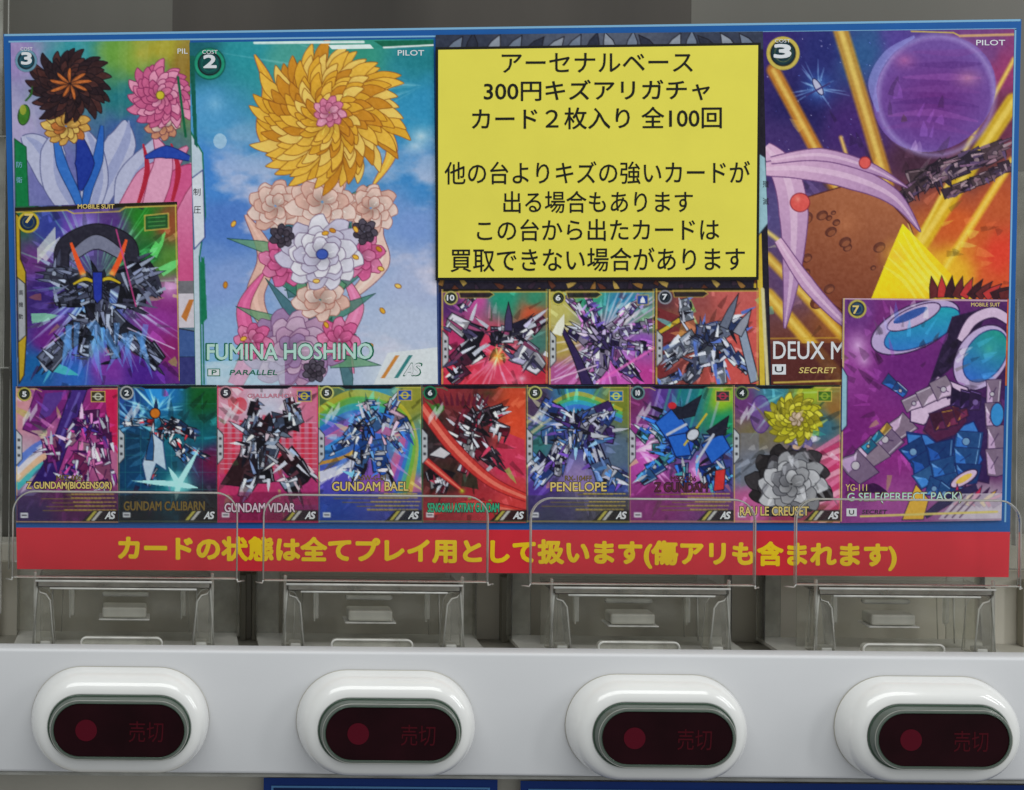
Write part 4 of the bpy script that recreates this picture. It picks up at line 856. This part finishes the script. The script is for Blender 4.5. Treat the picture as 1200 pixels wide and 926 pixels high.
bottom(0, 51, [(10, 30, (210, 150, 160)), (60, 20, (140, 60, 140)), (100, 30, (150, 40, 110)), (10, 90, (200, 180, 190)), (60, 80, (170, 70, 140)), (110, 90, (190, 110, 150)), (60, 130, (120, 40, 100)), (20, 150, (50, 60, 110)), (100, 150, (80, 30, 80))], pre1,
       ((86, 50), [((86, 28), (88, 48), 18, 20), ((74, 42), (62, 66), 13, 10), ((98, 40), (108, 72), 13, 10), ((84, 66), (74, 112), 16, 14), ((94, 66), (108, 112), 16, 14), ((38, 60), (44, 86), 16, 12), ((74, 80), (60, 108), 12, 16)], (9, 10)),
       [(170, 60, 130), (200, 110, 160), (110, 40, 110), (226, 170, 196), (70, 50, 130)], (206, 180, 120), (190, 180, 90), 'leftmost card picture of the bottom row, magenta and violet machine', '5', 'Z GUNDAM(BIOSENSOR)', M_gold, (31, 131), ('MSZ-006', 66, 96, 560, M_olive), (96, 12, (60, 52, 40), (210, 210, 190)), bot=(60, 20, 66), dark=(50, 14, 64), ty=570)
# 2 teal burst
def pre2(cv, x, y):
    for k in range(7): cv.line((x + 8 + k * 18, y + 10), (x + 8 + k * 18, y + 155), .8, (60, 150, 150), .4); cv.line((x, y + 22 + k * 20), (x + 116, y + 22 + k * 20), .8, (60, 150, 150), .4)
    cv.poly([(x + 28, y), (x + 62, y), (x + 46, y + 34)], (60, 160, 230), .8); cv.rays(x + 45, y + 30, 18, 10, 50, 2.4, (140, 220, 255), .8, 180, 360); cv.glow(x + 100, y + 40, 40, (10, 80, 50), .5)
    cv.rays(x + 20, y + 45, 20, 10, 46, 3, (120, 190, 255), .7, 150, 400); cv.glow(x + 108, y + 90, 24, (130, 30, 60), .6, 30)
def post2(cv, x, y):
    cv.poly([(x + 40, y + 56), (x + 52, y + 66), (x + 56, y + 100), (x + 44, y + 92), (x + 34, y + 120), (x + 28, y + 92)], (196, 214, 230), 1, (40, 70, 120), 1); cv.spike(x + 36, y + 88, -84, 34, 9, (40, 90, 140), DK, .8)
    cv.spike(x + 44, y + 34, -90, 20, 6, (30, 50, 90), None); cv.ell(x + 43, y + 33, 6, 6, (206, 120, 40), 0, DK, 1)
    cv.glow(x + 70, y + 116, 17, (210, 255, 250), 1, None, 1.0); cv.glow(x + 70, y + 116, 40, (90, 220, 220), .6)
    for a, L in ((-60, 50), (184, 54), (100, 20), (-120, 24), (10, 24)): cv.spike(x + 70, y + 116, a, L, 7, (190, 250, 245))
bottom(1, 53, [(10, 20, (30, 60, 120)), (50, 15, (40, 120, 190)), (100, 15, (20, 90, 40)), (10, 70, (20, 60, 90)), (100, 60, (20, 100, 120)), (60, 60, (30, 110, 130)), (110, 90, (90, 30, 80)), (20, 110, (20, 70, 110)), (60, 130, (10, 90, 110)), (20, 150, (20, 30, 40)), (100, 150, (40, 26, 30))], pre2,
       ((54, 50), [((42, 44), (8, 44), 7, 6), ((50, 46), (66, 52), 12, 10), ((62, 50), (88, 56), 8, 10), ((60, 42), (78, 50), 8, 8), ((64, 64), (78, 88), 8, 6), ((76, 72), (100, 84), 6, 5), ((46, 56), (44, 70), 12, 10), ((42, 96), (34, 116), 8, 5)], (8, 10)),
       [(40, 80, 130), (200, 206, 220), (30, 34, 60), (170, 50, 60), (90, 140, 180)], (110, 120, 90), (190, 190, 190), 'second card picture of the bottom row, teal with a white starburst', '2', 'GUNDAM CALIBARN', M_olive, (145, 240), None, None, bot=(16, 20, 28), post_=post2, ty=593, lines=False)
# 3 red striped
def pre3(cv, x, y):
    for k in range(12): cv.poly([(x + 8 + k * 9, y + 34 + abs(k - 5.5) * 2), (x + 12 + k * 9, y + 34 + abs(k - 5.5) * 2), (x + 12 + k * 9, y + 104), (x + 8 + k * 9, y + 104)], (206, 60, 84)); 
    for k in range(10): cv.line((x + 4, y + 44 + k * 6), (x + 116, y + 44 + k * 6), 1, (226, 200, 214), .6)
    cv.ell(x + 26, y + 24, 9, 10, (206, 60, 74), 20, a=.8); cv.ell(x + 18, y + 22, 5, 9, (214, 110, 120), -20, a=.8); cv.glow(x + 60, y + 28, 56, (190, 206, 226), .6, 24); cv.poly([(x + 2, y + 104), (x + 117, y + 104), (x + 117, y + 140), (x + 2, y + 140)], (196, 60, 110), .7)
    cv.poly([(x + 30, y + 74), (x + 4, y + 116), (x + 40, y + 120), (x + 52, y + 86)], (50, 28, 34), 1, DK, 1)
bottom(2, 57, [(10, 20, (220, 160, 180)), (60, 18, (214, 200, 216)), (110, 20, (214, 120, 150)), (10, 80, (200, 90, 110)), (110, 80, (206, 90, 112)), (60, 80, (190, 120, 140)), (30, 120, (190, 60, 110)), (90, 120, (120, 60, 140)), (60, 150, (140, 40, 80))], pre3,
       ((60, 56), [((52, 40), (38, 58), 22, 18), ((66, 46), (92, 42), 18, 16), ((96, 46), (84, 18), 11, 10), ((40, 60), (36, 84), 16, 14), ((60, 56), (60, 84), 24, 20), ((52, 84), (56, 112), 18, 14), ((78, 80), (104, 108), 20, 18), ((38, 50), (44, 22), 12, 8), ((40, 108), (30, 130), 14, 10), ((84, 108), (92, 130), 16, 12)], (14, 20)),
       [(42, 34, 46), (96, 110, 140), (150, 166, 190), (60, 30, 40), (30, 28, 36), (210, 190, 200)], (206, 50, 76), (206, 150, 160), 'third card picture of the bottom row, black machine before red stripes', '5', 'GUNDAM VIDAR', ink('pink_white_ink', (226, 200, 214)), (263, 346), ('GJALLARHORN', 290, 352, 464.5, ink('rose_ink', (206, 130, 150))), (102, 13, (34, 60, 130), (220, 200, 60)), bot=(110, 30, 70), ty=595, lines=False)
# 4 rainbow blue
def pre4(cv, x, y):
    for k, c in enumerate(((206, 190, 60), (110, 180, 70), (60, 170, 180), (60, 110, 210), (150, 90, 190), (220, 110, 150))): cv.band([(x - 4, y + 34 + k * 8), (x + 40, y + 10 + k * 8), (x + 90, y + 22 + k * 7), (x + 112 - k * 3, y + 66), (x + 104 - k * 6, y + 130)], [9, 9, 9, 9, 9], c, a=.7)
    cv.band([(x, y + 108), (x + 30, y + 96), (x + 60, y + 74)], [13, 9, 3], (226, 226, 236), a=.9); cv.band([(x, y + 92), (x + 30, y + 84), (x + 50, y + 70)], [4, 4, 2], (206, 150, 60), a=.9); cv.glow(x + 36, y + 36, 12, (130, 190, 236), .8)
bottom(3, 59, [(10, 20, (90, 110, 70)), (60, 12, (70, 160, 190)), (110, 20, (150, 150, 60)), (10, 70, (50, 120, 190)), (60, 60, (70, 110, 200)), (110, 80, (60, 160, 180)), (60, 110, (140, 90, 180)), (100, 120, (210, 120, 150)), (20, 120, (90, 80, 180)), (20, 150, (30, 70, 160)), (100, 150, (70, 60, 130))], pre4,
       ((60, 46), [((54, 32), (64, 52), 18, 22), ((48, 40), (36, 60), 14, 12), ((44, 60), (18, 74), 8, 6), ((76, 36), (98, 42), 18, 16), ((96, 40), (104, 56), 14, 12), ((84, 28), (90, 18), 12, 7), ((54, 64), (48, 96), 15, 14), ((68, 64), (74, 98), 15, 14), ((48, 96), (42, 110), 12, 8), ((74, 96), (82, 112), 12, 8), ((52, 24), (66, 20), 6, 6), ((84, 60), (98, 78), 6, 3)], (10, 16)),
       [(50, 100, 190), (90, 140, 210), (30, 50, 110), (206, 170, 190), (60, 70, 120), (190, 196, 220)], (206, 196, 90), (220, 216, 130), 'fourth card picture of the bottom row, blue machine in a rainbow swirl', '5', 'GUNDAM BAEL', M_gold, (389, 479), ('ASW-G-01', 418, 452, 560, M_olive), (101, 12, (40, 80, 170), (220, 200, 60)), bot=(30, 60, 140), ty=570)
# 5 red black
def pre5(cv, x, y):
    cv.glow(x + 108, y + 40, 46, (226, 84, 50), .8, 46); cv.glow(x + 16, y + 40, 34, (30, 40, 30), .9, 40); cv.ell(x + 18, y + 28, 9, 6, (50, 120, 40), -20, a=.8); cv.glow(x + 78, y + 10, 30, (60, 56, 34), .8, 16)
    cv.poly([(x + 100, y + 56), (x + 120, y + 64), (x + 121, y + 108), (x + 86, y + 104), (x + 88, y + 70)], (200, 60, 90), .9); cv.poly([(x + 46, y + 118), (x + 50, y + 84), (x + 62, y + 90), (x + 66, y + 122)], (60, 50, 40))
def post5(cv, x, y):
    for p, ws in (([(x, y + 24), (x + 36, y + 72), (x + 80, y + 112), (x + 122, y + 132)], [13, 15, 13, 9]), ([(x, y + 84), (x + 26, y + 106), (x + 48, y + 124)], [8, 7, 3]), ([(x + 6, y + 150), (x + 60, y + 140), (x + 122, y + 150)], [8, 12, 8])):
        cv.band(p, ws, (206, 66, 60), (130, 30, 40), .8, .92); cv.band(p, [w_ * .35 for w_ in ws], (240, 140, 120), a=.8)
    cv.poly([(x + 8, y + 82), (x + 22, y + 72), (x + 34, y + 80), (x + 26, y + 86)], (214, 210, 214), 1, DK, .8); cv.glow(x + 47, y + 124, 6, (190, 220, 60), 1)
    for k in range(9): cv.spike(x + 24 + k * 6, y + 24, -110 + k * 6, 16, 4, (96, 30, 50), None)
bottom(4, 61, [(10, 15, (150, 50, 60)), (60, 15, (130, 50, 56)), (110, 15, (200, 80, 54)), (10, 70, (50, 40, 44)), (110, 60, (216, 84, 60)), (60, 60, (80, 40, 50)), (100, 90, (206, 70, 100)), (30, 110, (60, 46, 40)), (60, 140, (170, 50, 60)), (20, 150, (150, 40, 50)), (110, 140, (206, 70, 70))], pre5,
       ((62, 52), [((44, 36), (58, 44), 20, 22), ((58, 60), (40, 52), 22, 16), ((66, 40), (94, 28), 14, 12), ((80, 48), (100, 54), 12, 10), ((62, 66), (84, 92), 18, 12), ((56, 70), (48, 100), 12, 10), ((30, 100), (22, 124), 11, 7), ((72, 26), (64, 12), 8, 4), ((20, 118), (12, 100), 12, 12)], (11, 16)),
       [(190, 190, 200), (60, 40, 50), (150, 46, 70), (40, 30, 38), (216, 214, 220), (110, 30, 50)], (60, 130, 90), (40, 130, 90), 'fifth card picture of the bottom row, white and black machine with red streaks', '6', 'SENGOKU ASTRAY GUNDAM', ink('bright_green_ink', (60, 176, 130)), (501, 585), None, None, bot=None, post_=post5, ty=595, lines=False)
# 6 blue violet
def pre6(cv, x, y):
    for k, c in enumerate(((190, 180, 60), (90, 180, 100), (60, 170, 190), (70, 120, 210))): cv.band([(x + 20, y + 28 + k * 4), (x + 60, y + 10 + k * 5), (x + 112, y + 30 + k * 4)], [4, 5, 5], c, a=.8)
    for k in range(4): cv.band([(x, y + 44 + k * 8), (x + 30, y + 24 + k * 7)], [4, 3], ((206, 196, 150), (120, 110, 180))[k % 2], a=.7)
def post6(cv, x, y):
    cv.poly([(x + 54, y + 74), (x + 66, y + 76), (x + 70, y + 112), (x + 48, y + 116)], (190, 170, 200), .9); cv.spike(x + 58, y + 72, 90, 38, 7, (40, 36, 90), None); cv.spike(x + 56, y + 36, -96, 34, 10, (90, 110, 170), DK, .8)
    cv.ell(x + 98, y + 38, 8, 7, (110, 190, 130), 0, DK, .8); cv.ell(x + 26, y + 36, 9, 10, (214, 120, 160), 0, a=.8); cv.poly([(x + 74, y + 74), (x + 96, y + 92), (x + 84, y + 100)], (206, 176, 196), 1, DK, .8); cv.ell(x + 98, y + 86, 7, 8, (216, 110, 110), 20, DK, .8); cv.ell(x + 100, y + 116, 9, 7, (216, 110, 120), 20)
    cv.spike(x + 34, y + 78, -64, 28, 9, (206, 140, 60), DK, .8)
bottom(5, 67, [(10, 20, (80, 60, 90)), (60, 15, (60, 140, 180)), (110, 20, (120, 130, 50)), (10, 70, (60, 120, 120)), (60, 60, (70, 70, 150)), (110, 80, (90, 110, 130)), (60, 110, (150, 130, 180)), (100, 120, (60, 80, 160)), (20, 130, (90, 60, 150)), (20, 150, (60, 60, 100)), (100, 150, (90, 80, 60))], pre6,
       ((60, 50), [((52, 40), (20, 24), 12, 14), ((66, 40), (98, 26), 12, 14), ((44, 56), (20, 60), 18, 14), ((72, 54), (100, 56), 20, 16), ((60, 36), (58, 72), 20, 16), ((46, 66), (14, 112), 15, 14), ((74, 66), (92, 114), 16, 18), ((90, 100), (112, 112), 14, 10), ((96, 34), (84, 56), 10, 8), ((22, 84), (8, 96), 14, 10), ((44, 76), (36, 104), 12, 8)], (13, 22)),
       [(60, 90, 170), (110, 140, 200), (40, 40, 90), (190, 190, 210), (90, 60, 140), (70, 110, 160)], (196, 186, 90), (200, 200, 120), 'sixth card picture of the bottom row, blue violet machine with white shoulders', '5', 'PENELOPE', M_gold, (645, 711), ('RX-104FF', 662, 694, 560.5, M_olive), (105, 13, (40, 110, 170), (220, 220, 90)), bot=(60, 60, 80), ty=570.5)
# 7 blue on purple
def pre7(cv, x, y):
    cv.rays(x + 10, y + 76, 26, 14, 60, 4, (250, 170, 240), .7, -70, 70); cv.glow(x + 16, y + 76, 30, (240, 150, 230), .6)
    for k in range(7): cv.line((x + 36 + k * 12, y + 4), (x + 20 + k * 12, y + 60), 3, ((200, 190, 230), (60, 190, 150), (40, 150, 110))[k % 3], .45)
    cv.glow(x + 80, y + 100, 18, (250, 200, 236), .7)
def post7(cv, x, y):
    for p in ([(x + 30, y + 44), (x + 52, y + 26), (x + 70, y + 52), (x + 48, y + 70)], [(x + 44, y + 60), (x + 66, y + 56), (x + 72, y + 82), (x + 54, y + 84)], [(x + 84, y + 70), (x + 108, y + 56), (x + 118, y + 74), (x + 96, y + 92)]): cv.poly(p, (44, 104, 196), 1, (16, 30, 80), 1.3)
    cv.poly([(x + 46, y + 24), (x + 62, y + 26), (x + 84, y + 12), (x + 76, y + 36), (x + 58, y + 40)], (34, 36, 52), 1, DK, 1); cv.poly([(x + 90, y + 54), (x + 116, y + 36), (x + 112, y + 58), (x + 96, y + 60)], (34, 36, 52), 1, DK, 1); cv.ell(x + 50, y + 24, 5, 4, (196, 50, 60))
    cv.line((x + 64, y + 70), (x + 90, y + 34), 2.4, (206, 180, 60)); cv.ell(x + 74, y + 58, 8, 6, (206, 210, 220), -40, DK, 1)
    for p, q in (((44, 58), (66, 46)), ((78, 90), (98, 58))): cv.line((x + p[0], y + p[1]), (x + q[0], y + q[1]), 3, (196, 200, 214))
    cv.poly([(x + 100, y + 100), (x + 112, y + 98), (x + 110, y + 122), (x + 98, y + 124)], (206, 60, 60), 1, DK, .8)
bottom(6, 71, [(10, 20, (120, 50, 100)), (40, 10, (90, 60, 140)), (70, 15, (30, 120, 130)), (110, 12, (150, 190, 50)), (110, 40, (30, 140, 100)), (10, 60, (150, 60, 140)), (60, 60, (40, 90, 150)), (20, 90, (190, 80, 170)), (80, 110, (190, 100, 180)), (110, 100, (60, 70, 140)), (30, 130, (130, 50, 110)), (20, 150, (140, 50, 120)), (100, 150, (80, 60, 110))], pre7,
       ((64, 60), [((48, 54), (32, 44), 24, 20), ((92, 74), (110, 66), 24, 20), ((66, 60), (62, 84), 30, 20), ((50, 82), (14, 110), 12, 14), ((48, 74), (28, 74), 10, 7), ((60, 92), (64, 116), 12, 10), ((88, 94), (92, 118), 14, 12), ((22, 62), (10, 56), 12, 8), ((100, 92), (112, 112), 18, 14)], (12, 12)),
       [(44, 100, 190), (70, 130, 200), (60, 130, 140), (30, 60, 140)], (206, 186, 120), (110, 150, 150), 'seventh card picture of the bottom row, blue machine on purple and green', '10', 'Z GUNDAM', M_maroon, (767, 829), ('MSZ-006', 786, 816, 561, M_maroon), (109, 13, (50, 60, 60), (190, 60, 90)), bot=(120, 50, 110), post_=post7, ty=571)
# 8 yellow tuft over grey folds
def pre8(cv, x, y):
    for k in range(14): cv.spike(x + 126, y + 60 + k * 8, 214 - k * 1.0 - 66 + 6 * (k % 3), 66, 6, ((230, 130, 170), (200, 60, 110), (240, 190, 206))[k % 3], a=.7)
    cv.ell(x + 32, y + 34, 12, 22, (120, 80, 160), 0, (80, 50, 120), 1, .7); cv.poly([(x + 8, y + 56), (x + 30, y + 56), (x + 30, y + 110), (x + 8, y + 120)], (120, 120, 130), .7); cv.rays(x + 60, y + 10, 22, 20, 70, 2.5, (140, 240, 190), .35, 0, 360)
    YL = [(196, 190, 50), (226, 218, 80), (160, 150, 40)]
    GR = [(160, 160, 164), (196, 196, 200), (132, 132, 138)]; BK2 = [(42, 38, 40), (60, 56, 60)]
    cv.flower(x + 66, y + 112, 52, 11, 3, BK2, (16, 14, 18), .85, 15, 1.1); cv.flower(x + 68, y + 116, 40, 10, 4, GR, (60, 60, 66), .95, 0, 1.15)
    cv.flower(x + 78, y + 60, 20, 7, 2, [(196, 192, 214), (120, 110, 160), (214, 180, 150)], (90, 84, 130), .8)
    cv.flower(x + 72, y + 40, 34, 16, 5, YL, (110, 104, 30), .9, 0, 1.1, .3); cv.flower(x + 74, y + 40, 9, 6, 1, [(214, 190, 170)], (120, 100, 60), 1)
bottom(7, 73, [(10, 20, (110, 60, 120)), (50, 10, (60, 130, 150)), (90, 10, (160, 180, 50)), (120, 30, (150, 110, 60)), (20, 60, (120, 110, 80)), (110, 50, (60, 110, 130)), (120, 90, (200, 80, 120)), (20, 100, (110, 130, 150)), (110, 130, (210, 110, 150)), (20, 140, (190, 100, 150)), (60, 150, (150, 60, 90)), (110, 155, (120, 60, 60))], pre8, None, [], (206, 180, 100), (120, 140, 90), 'eighth card picture of the bottom row, yellow blossom above grey and black petals', '4', 'RAU LE CREUSET', M_gold, (867, 948), None, (107, 13, (70, 110, 40), (150, 170, 60)), bot=None, ty=599, lines=False)

# --- G: lower right, purple card with teal discs and blue armour
cv = Cv(985, 350, 1181, 615, seed=81)
cv.wash([(1000, 360, (110, 60, 130)), (1040, 370, (120, 50, 120)), (1000, 430, (150, 70, 150)), (1060, 430, (110, 40, 120)), (1170, 430, (60, 30, 80)), (1000, 500, (120, 40, 120)), (1040, 530, (140, 50, 130)), (1160, 540, (80, 30, 80)), (1000, 560, (120, 50, 120)), (1040, 600, (160, 80, 150)), (1160, 600, (170, 150, 170))], 8)
cv.glow(1004, 406, 26, (236, 200, 240), .8, 30); cv.glow(1012, 424, 16, (240, 210, 244), .6)
PK = (216, 190, 216); TE = ((40, 160, 176), (60, 120, 200), (1100, 360), (1100, 420)); VD = (52, 30, 70)
cv.ell(1072, 384, 56, 26, (190, 170, 210), -24, VD, 1.4); cv.ell(1080, 386, 48, 19, TE, -24, (40, 60, 120), 1.2); cv.ell(1070, 372, 34, 11, (200, 178, 212), -24, VD, 1.2); cv.ell(1066, 370, 22, 5, (60, 90, 160), -24)
cv.poly([(1116, 372), (1160, 360), (1134, 416), (1100, 446), (1090, 452)], (40, 26, 56), 1, VD, 1.4)
cv.band([(1126, 400), (1140, 376), (1164, 366), (1184, 376)], [10, 13, 13, 11], PK, VD, 1.3)
cv.ell(1152, 420, 42, 30, (196, 176, 214), -58, VD, 1.4); cv.ell(1156, 418, 34, 23, ((40, 150, 140), (60, 110, 200), (1170, 390), (1140, 450)), -58, (40, 60, 120), 1.2); cv.glow(1160, 410, 18, (90, 200, 160), .5)
cv.scatter(120, 1060, 470, 30, 120, 8, 1.25, .4)
cv.plates((1066, 492), (1000, 556), 26, 40, [PK, (206, 176, 206), (190, 160, 200)], VD, (244, 236, 246), 4); cv.plates((1044, 500), (1014, 528), 9, 12, [(220, 176, 90), (60, 150, 190)], VD, (240, 230, 200), 3)
cv.poly([(1094, 480), (1140, 462), (1172, 474), (1164, 570), (1120, 560), (1096, 520)], (56, 34, 84), 1, VD, 1.4)
BL = ((70, 130, 200), (44, 92, 176), (1090, 500), (1110, 590))
for p in ([(1064, 508), (1088, 512), (1110, 530), (1146, 520), (1156, 542), (1140, 566), (1108, 586), (1086, 572), (1070, 548)], [(1118, 506), (1144, 496), (1154, 516), (1132, 532)], [(1064, 510), (1082, 512), (1084, 530), (1068, 536)]): cv.poly(p, BL, 1, (26, 40, 100), 1.4)
BP = [(60, 118, 196), (76, 140, 214), (44, 92, 172)]
for a, b, w0, w1 in (((1070, 520), (1096, 566), 30, 34), ((1104, 520), (1118, 578), 34, 30), ((1140, 508), (1136, 566), 32, 30), ((1090, 572), (1130, 584), 22, 20)): cv.plates(a, b, w0, w1, BP, (22, 36, 92), (150, 196, 240), 3)
cv.poly([(1068, 476), (1100, 442), (1136, 456), (1140, 472), (1110, 482), (1084, 500), (1068, 496)], PK, 1, VD, 1.4); cv.poly([(1100, 446), (1112, 470), (1130, 462)], VD)
cv.poly([(1092, 486), (1132, 470), (1136, 496), (1122, 512), (1100, 520), (1084, 506)], (84, 36, 72), 1, VD, 1.3)
cv.plates((1060, 478), (1112, 452), 16, 26, [PK, (206, 176, 206)], VD, (240, 230, 244)); cv.plates((1094, 498), (1134, 484), 22, 20, [(96, 40, 78), (120, 50, 84)], VD, (220, 180, 60), 3)
cv.plates((1036, 446), (1060, 462), 14, 10, [(60, 170, 190), (56, 110, 190), PK], VD, (240, 230, 244))
cv.ell(1134, 564, 18, 7, PK, -30, VD, 1.3); cv.ell(1134, 564, 11, 3.5, (226, 190, 90), -30)
cv.plates((1166, 446), (1172, 556), 18, 22, [PK, (200, 170, 204)], VD, (244, 236, 246), 4); cv.plates((1116, 468), (1150, 470), 22, 26, [(56, 34, 84), (72, 44, 100)], VD, (150, 120, 190), 3); cv.ell(1172, 488, 8, 14, (60, 140, 200), 0, VD, 1)
for k in range(8): cv.spike(1126 + k * 6, 596, -90 + k * 9, 26, 9, ((190, 50, 90), (60, 30, 70), (226, 180, 70))[k % 3], VD, .8)
cv.poly([(1060, 612), (1076, 570), (1092, 588), (1086, 612)], (220, 176, 70), 1, VD, 1); cv.band([(1088, 608), (1118, 588), (1150, 574)], [6, 12, 8], (50, 44, 84), VD, 1)
cv.poly([(1104, 612), (1130, 582), (1181, 582), (1181, 612)], (214, 206, 216), .75); [cv.line((1112 + k * 9, 610), (1136 + k * 9, 584), 2, (90, 66, 96), .8) for k in range(3)]
cv.line((1010, 607), (1175, 604), 2.6, (216, 200, 120)); cv.line((987, 351), (1181, 352), 1.6, (220, 190, 190)); cv.line((987, 351), (986, 612), 1.8, (206, 190, 120))
cv.poly([(985, 430), (992, 442), (992, 500), (985, 508)], (150, 190, 206), 1, VD, 1); cv.band([(1010, 580), (1024, 574), (1040, 582)], [6, 12, 8], (60, 26, 70))
cv.badge(1003, 363, 11, (190, 176, 90), (26, 60, 100))
o = put(cv, [(987.5, 349.5), (1180.5, 351), (1173.5, 610), (985, 613)], 5.5, 'tall card picture at the lower right, teal discs and blue armour on purple')
write([('7', 999, 1007, 363, 363, 10, 0.4), ('YG-111', 991, 1016, 571.5, 571.5, 8, 0.07), ('MOBILE SUIT', 1138, 1172, 357, 357, 4.5, 0.08)], M_gold, lay(5.5), o)
write([('G SELF(PERFECT PACK)', 992, 1128, 584, 583, 14.5, 0.49)], M_olive, lay(5.5), o, 'lettering_outline'); write([('G SELF(PERFECT PACK)', 993, 1127, 584, 583, 12.5, 0.08)], M_pgreen, lay(5.5) - .00003, o)
sheet('rarity_box', [(992, 596), (1004, 596), (1004, 605), (992, 605)], lay(5.5) + .00001, M_white, o); write([('U', 995, 1001, 600.5, 600.5, 5.5, 0.16), ('SECRET', 1010, 1040, 600, 600, 5, 0.09, .15)], M_dark, lay(5.5) - .00004, o)

# ------------------------------------------------------------------ the yellow notice lying over the poster
YN = YP - .0014
notice = thing('notice', 'bright yellow notice with a black border and seven lines of black Japanese writing', 'notice', W(700, 327, YN))
sheet('border', [(510.5, 55.5), (891.5, 50), (889, 328), (510.5, 328.5)], YN, M_black, notice, thick=.0003)
sheet('paper', [(513.5, 58.5), (888.5, 53), (886, 324.5), (513.5, 325.5)], YN - .0001, M_yel, notice, thick=.00008)
write([('アーセナルベース', 588, 812, 74, 73, 23, 0.2), ('300円キズアリガチャ', 567, 832, 106.5, 105, 25, 0.33), ('カード２枚入り 全100回', 553, 846, 139.5, 137.5, 26, 0.29),
       ('他の台よりキズの強いカードが', 521, 879, 203, 202, 27, 0.18), ('出る場合もあります', 590, 812, 237, 236.5, 26, 0.17), ('この台から出たカードは', 559, 843, 270, 269, 26, 0.17), ('買取できない場合があります', 528, 873, 305, 303.5, 28, 0.18)], M_black, YN - .0002, notice)
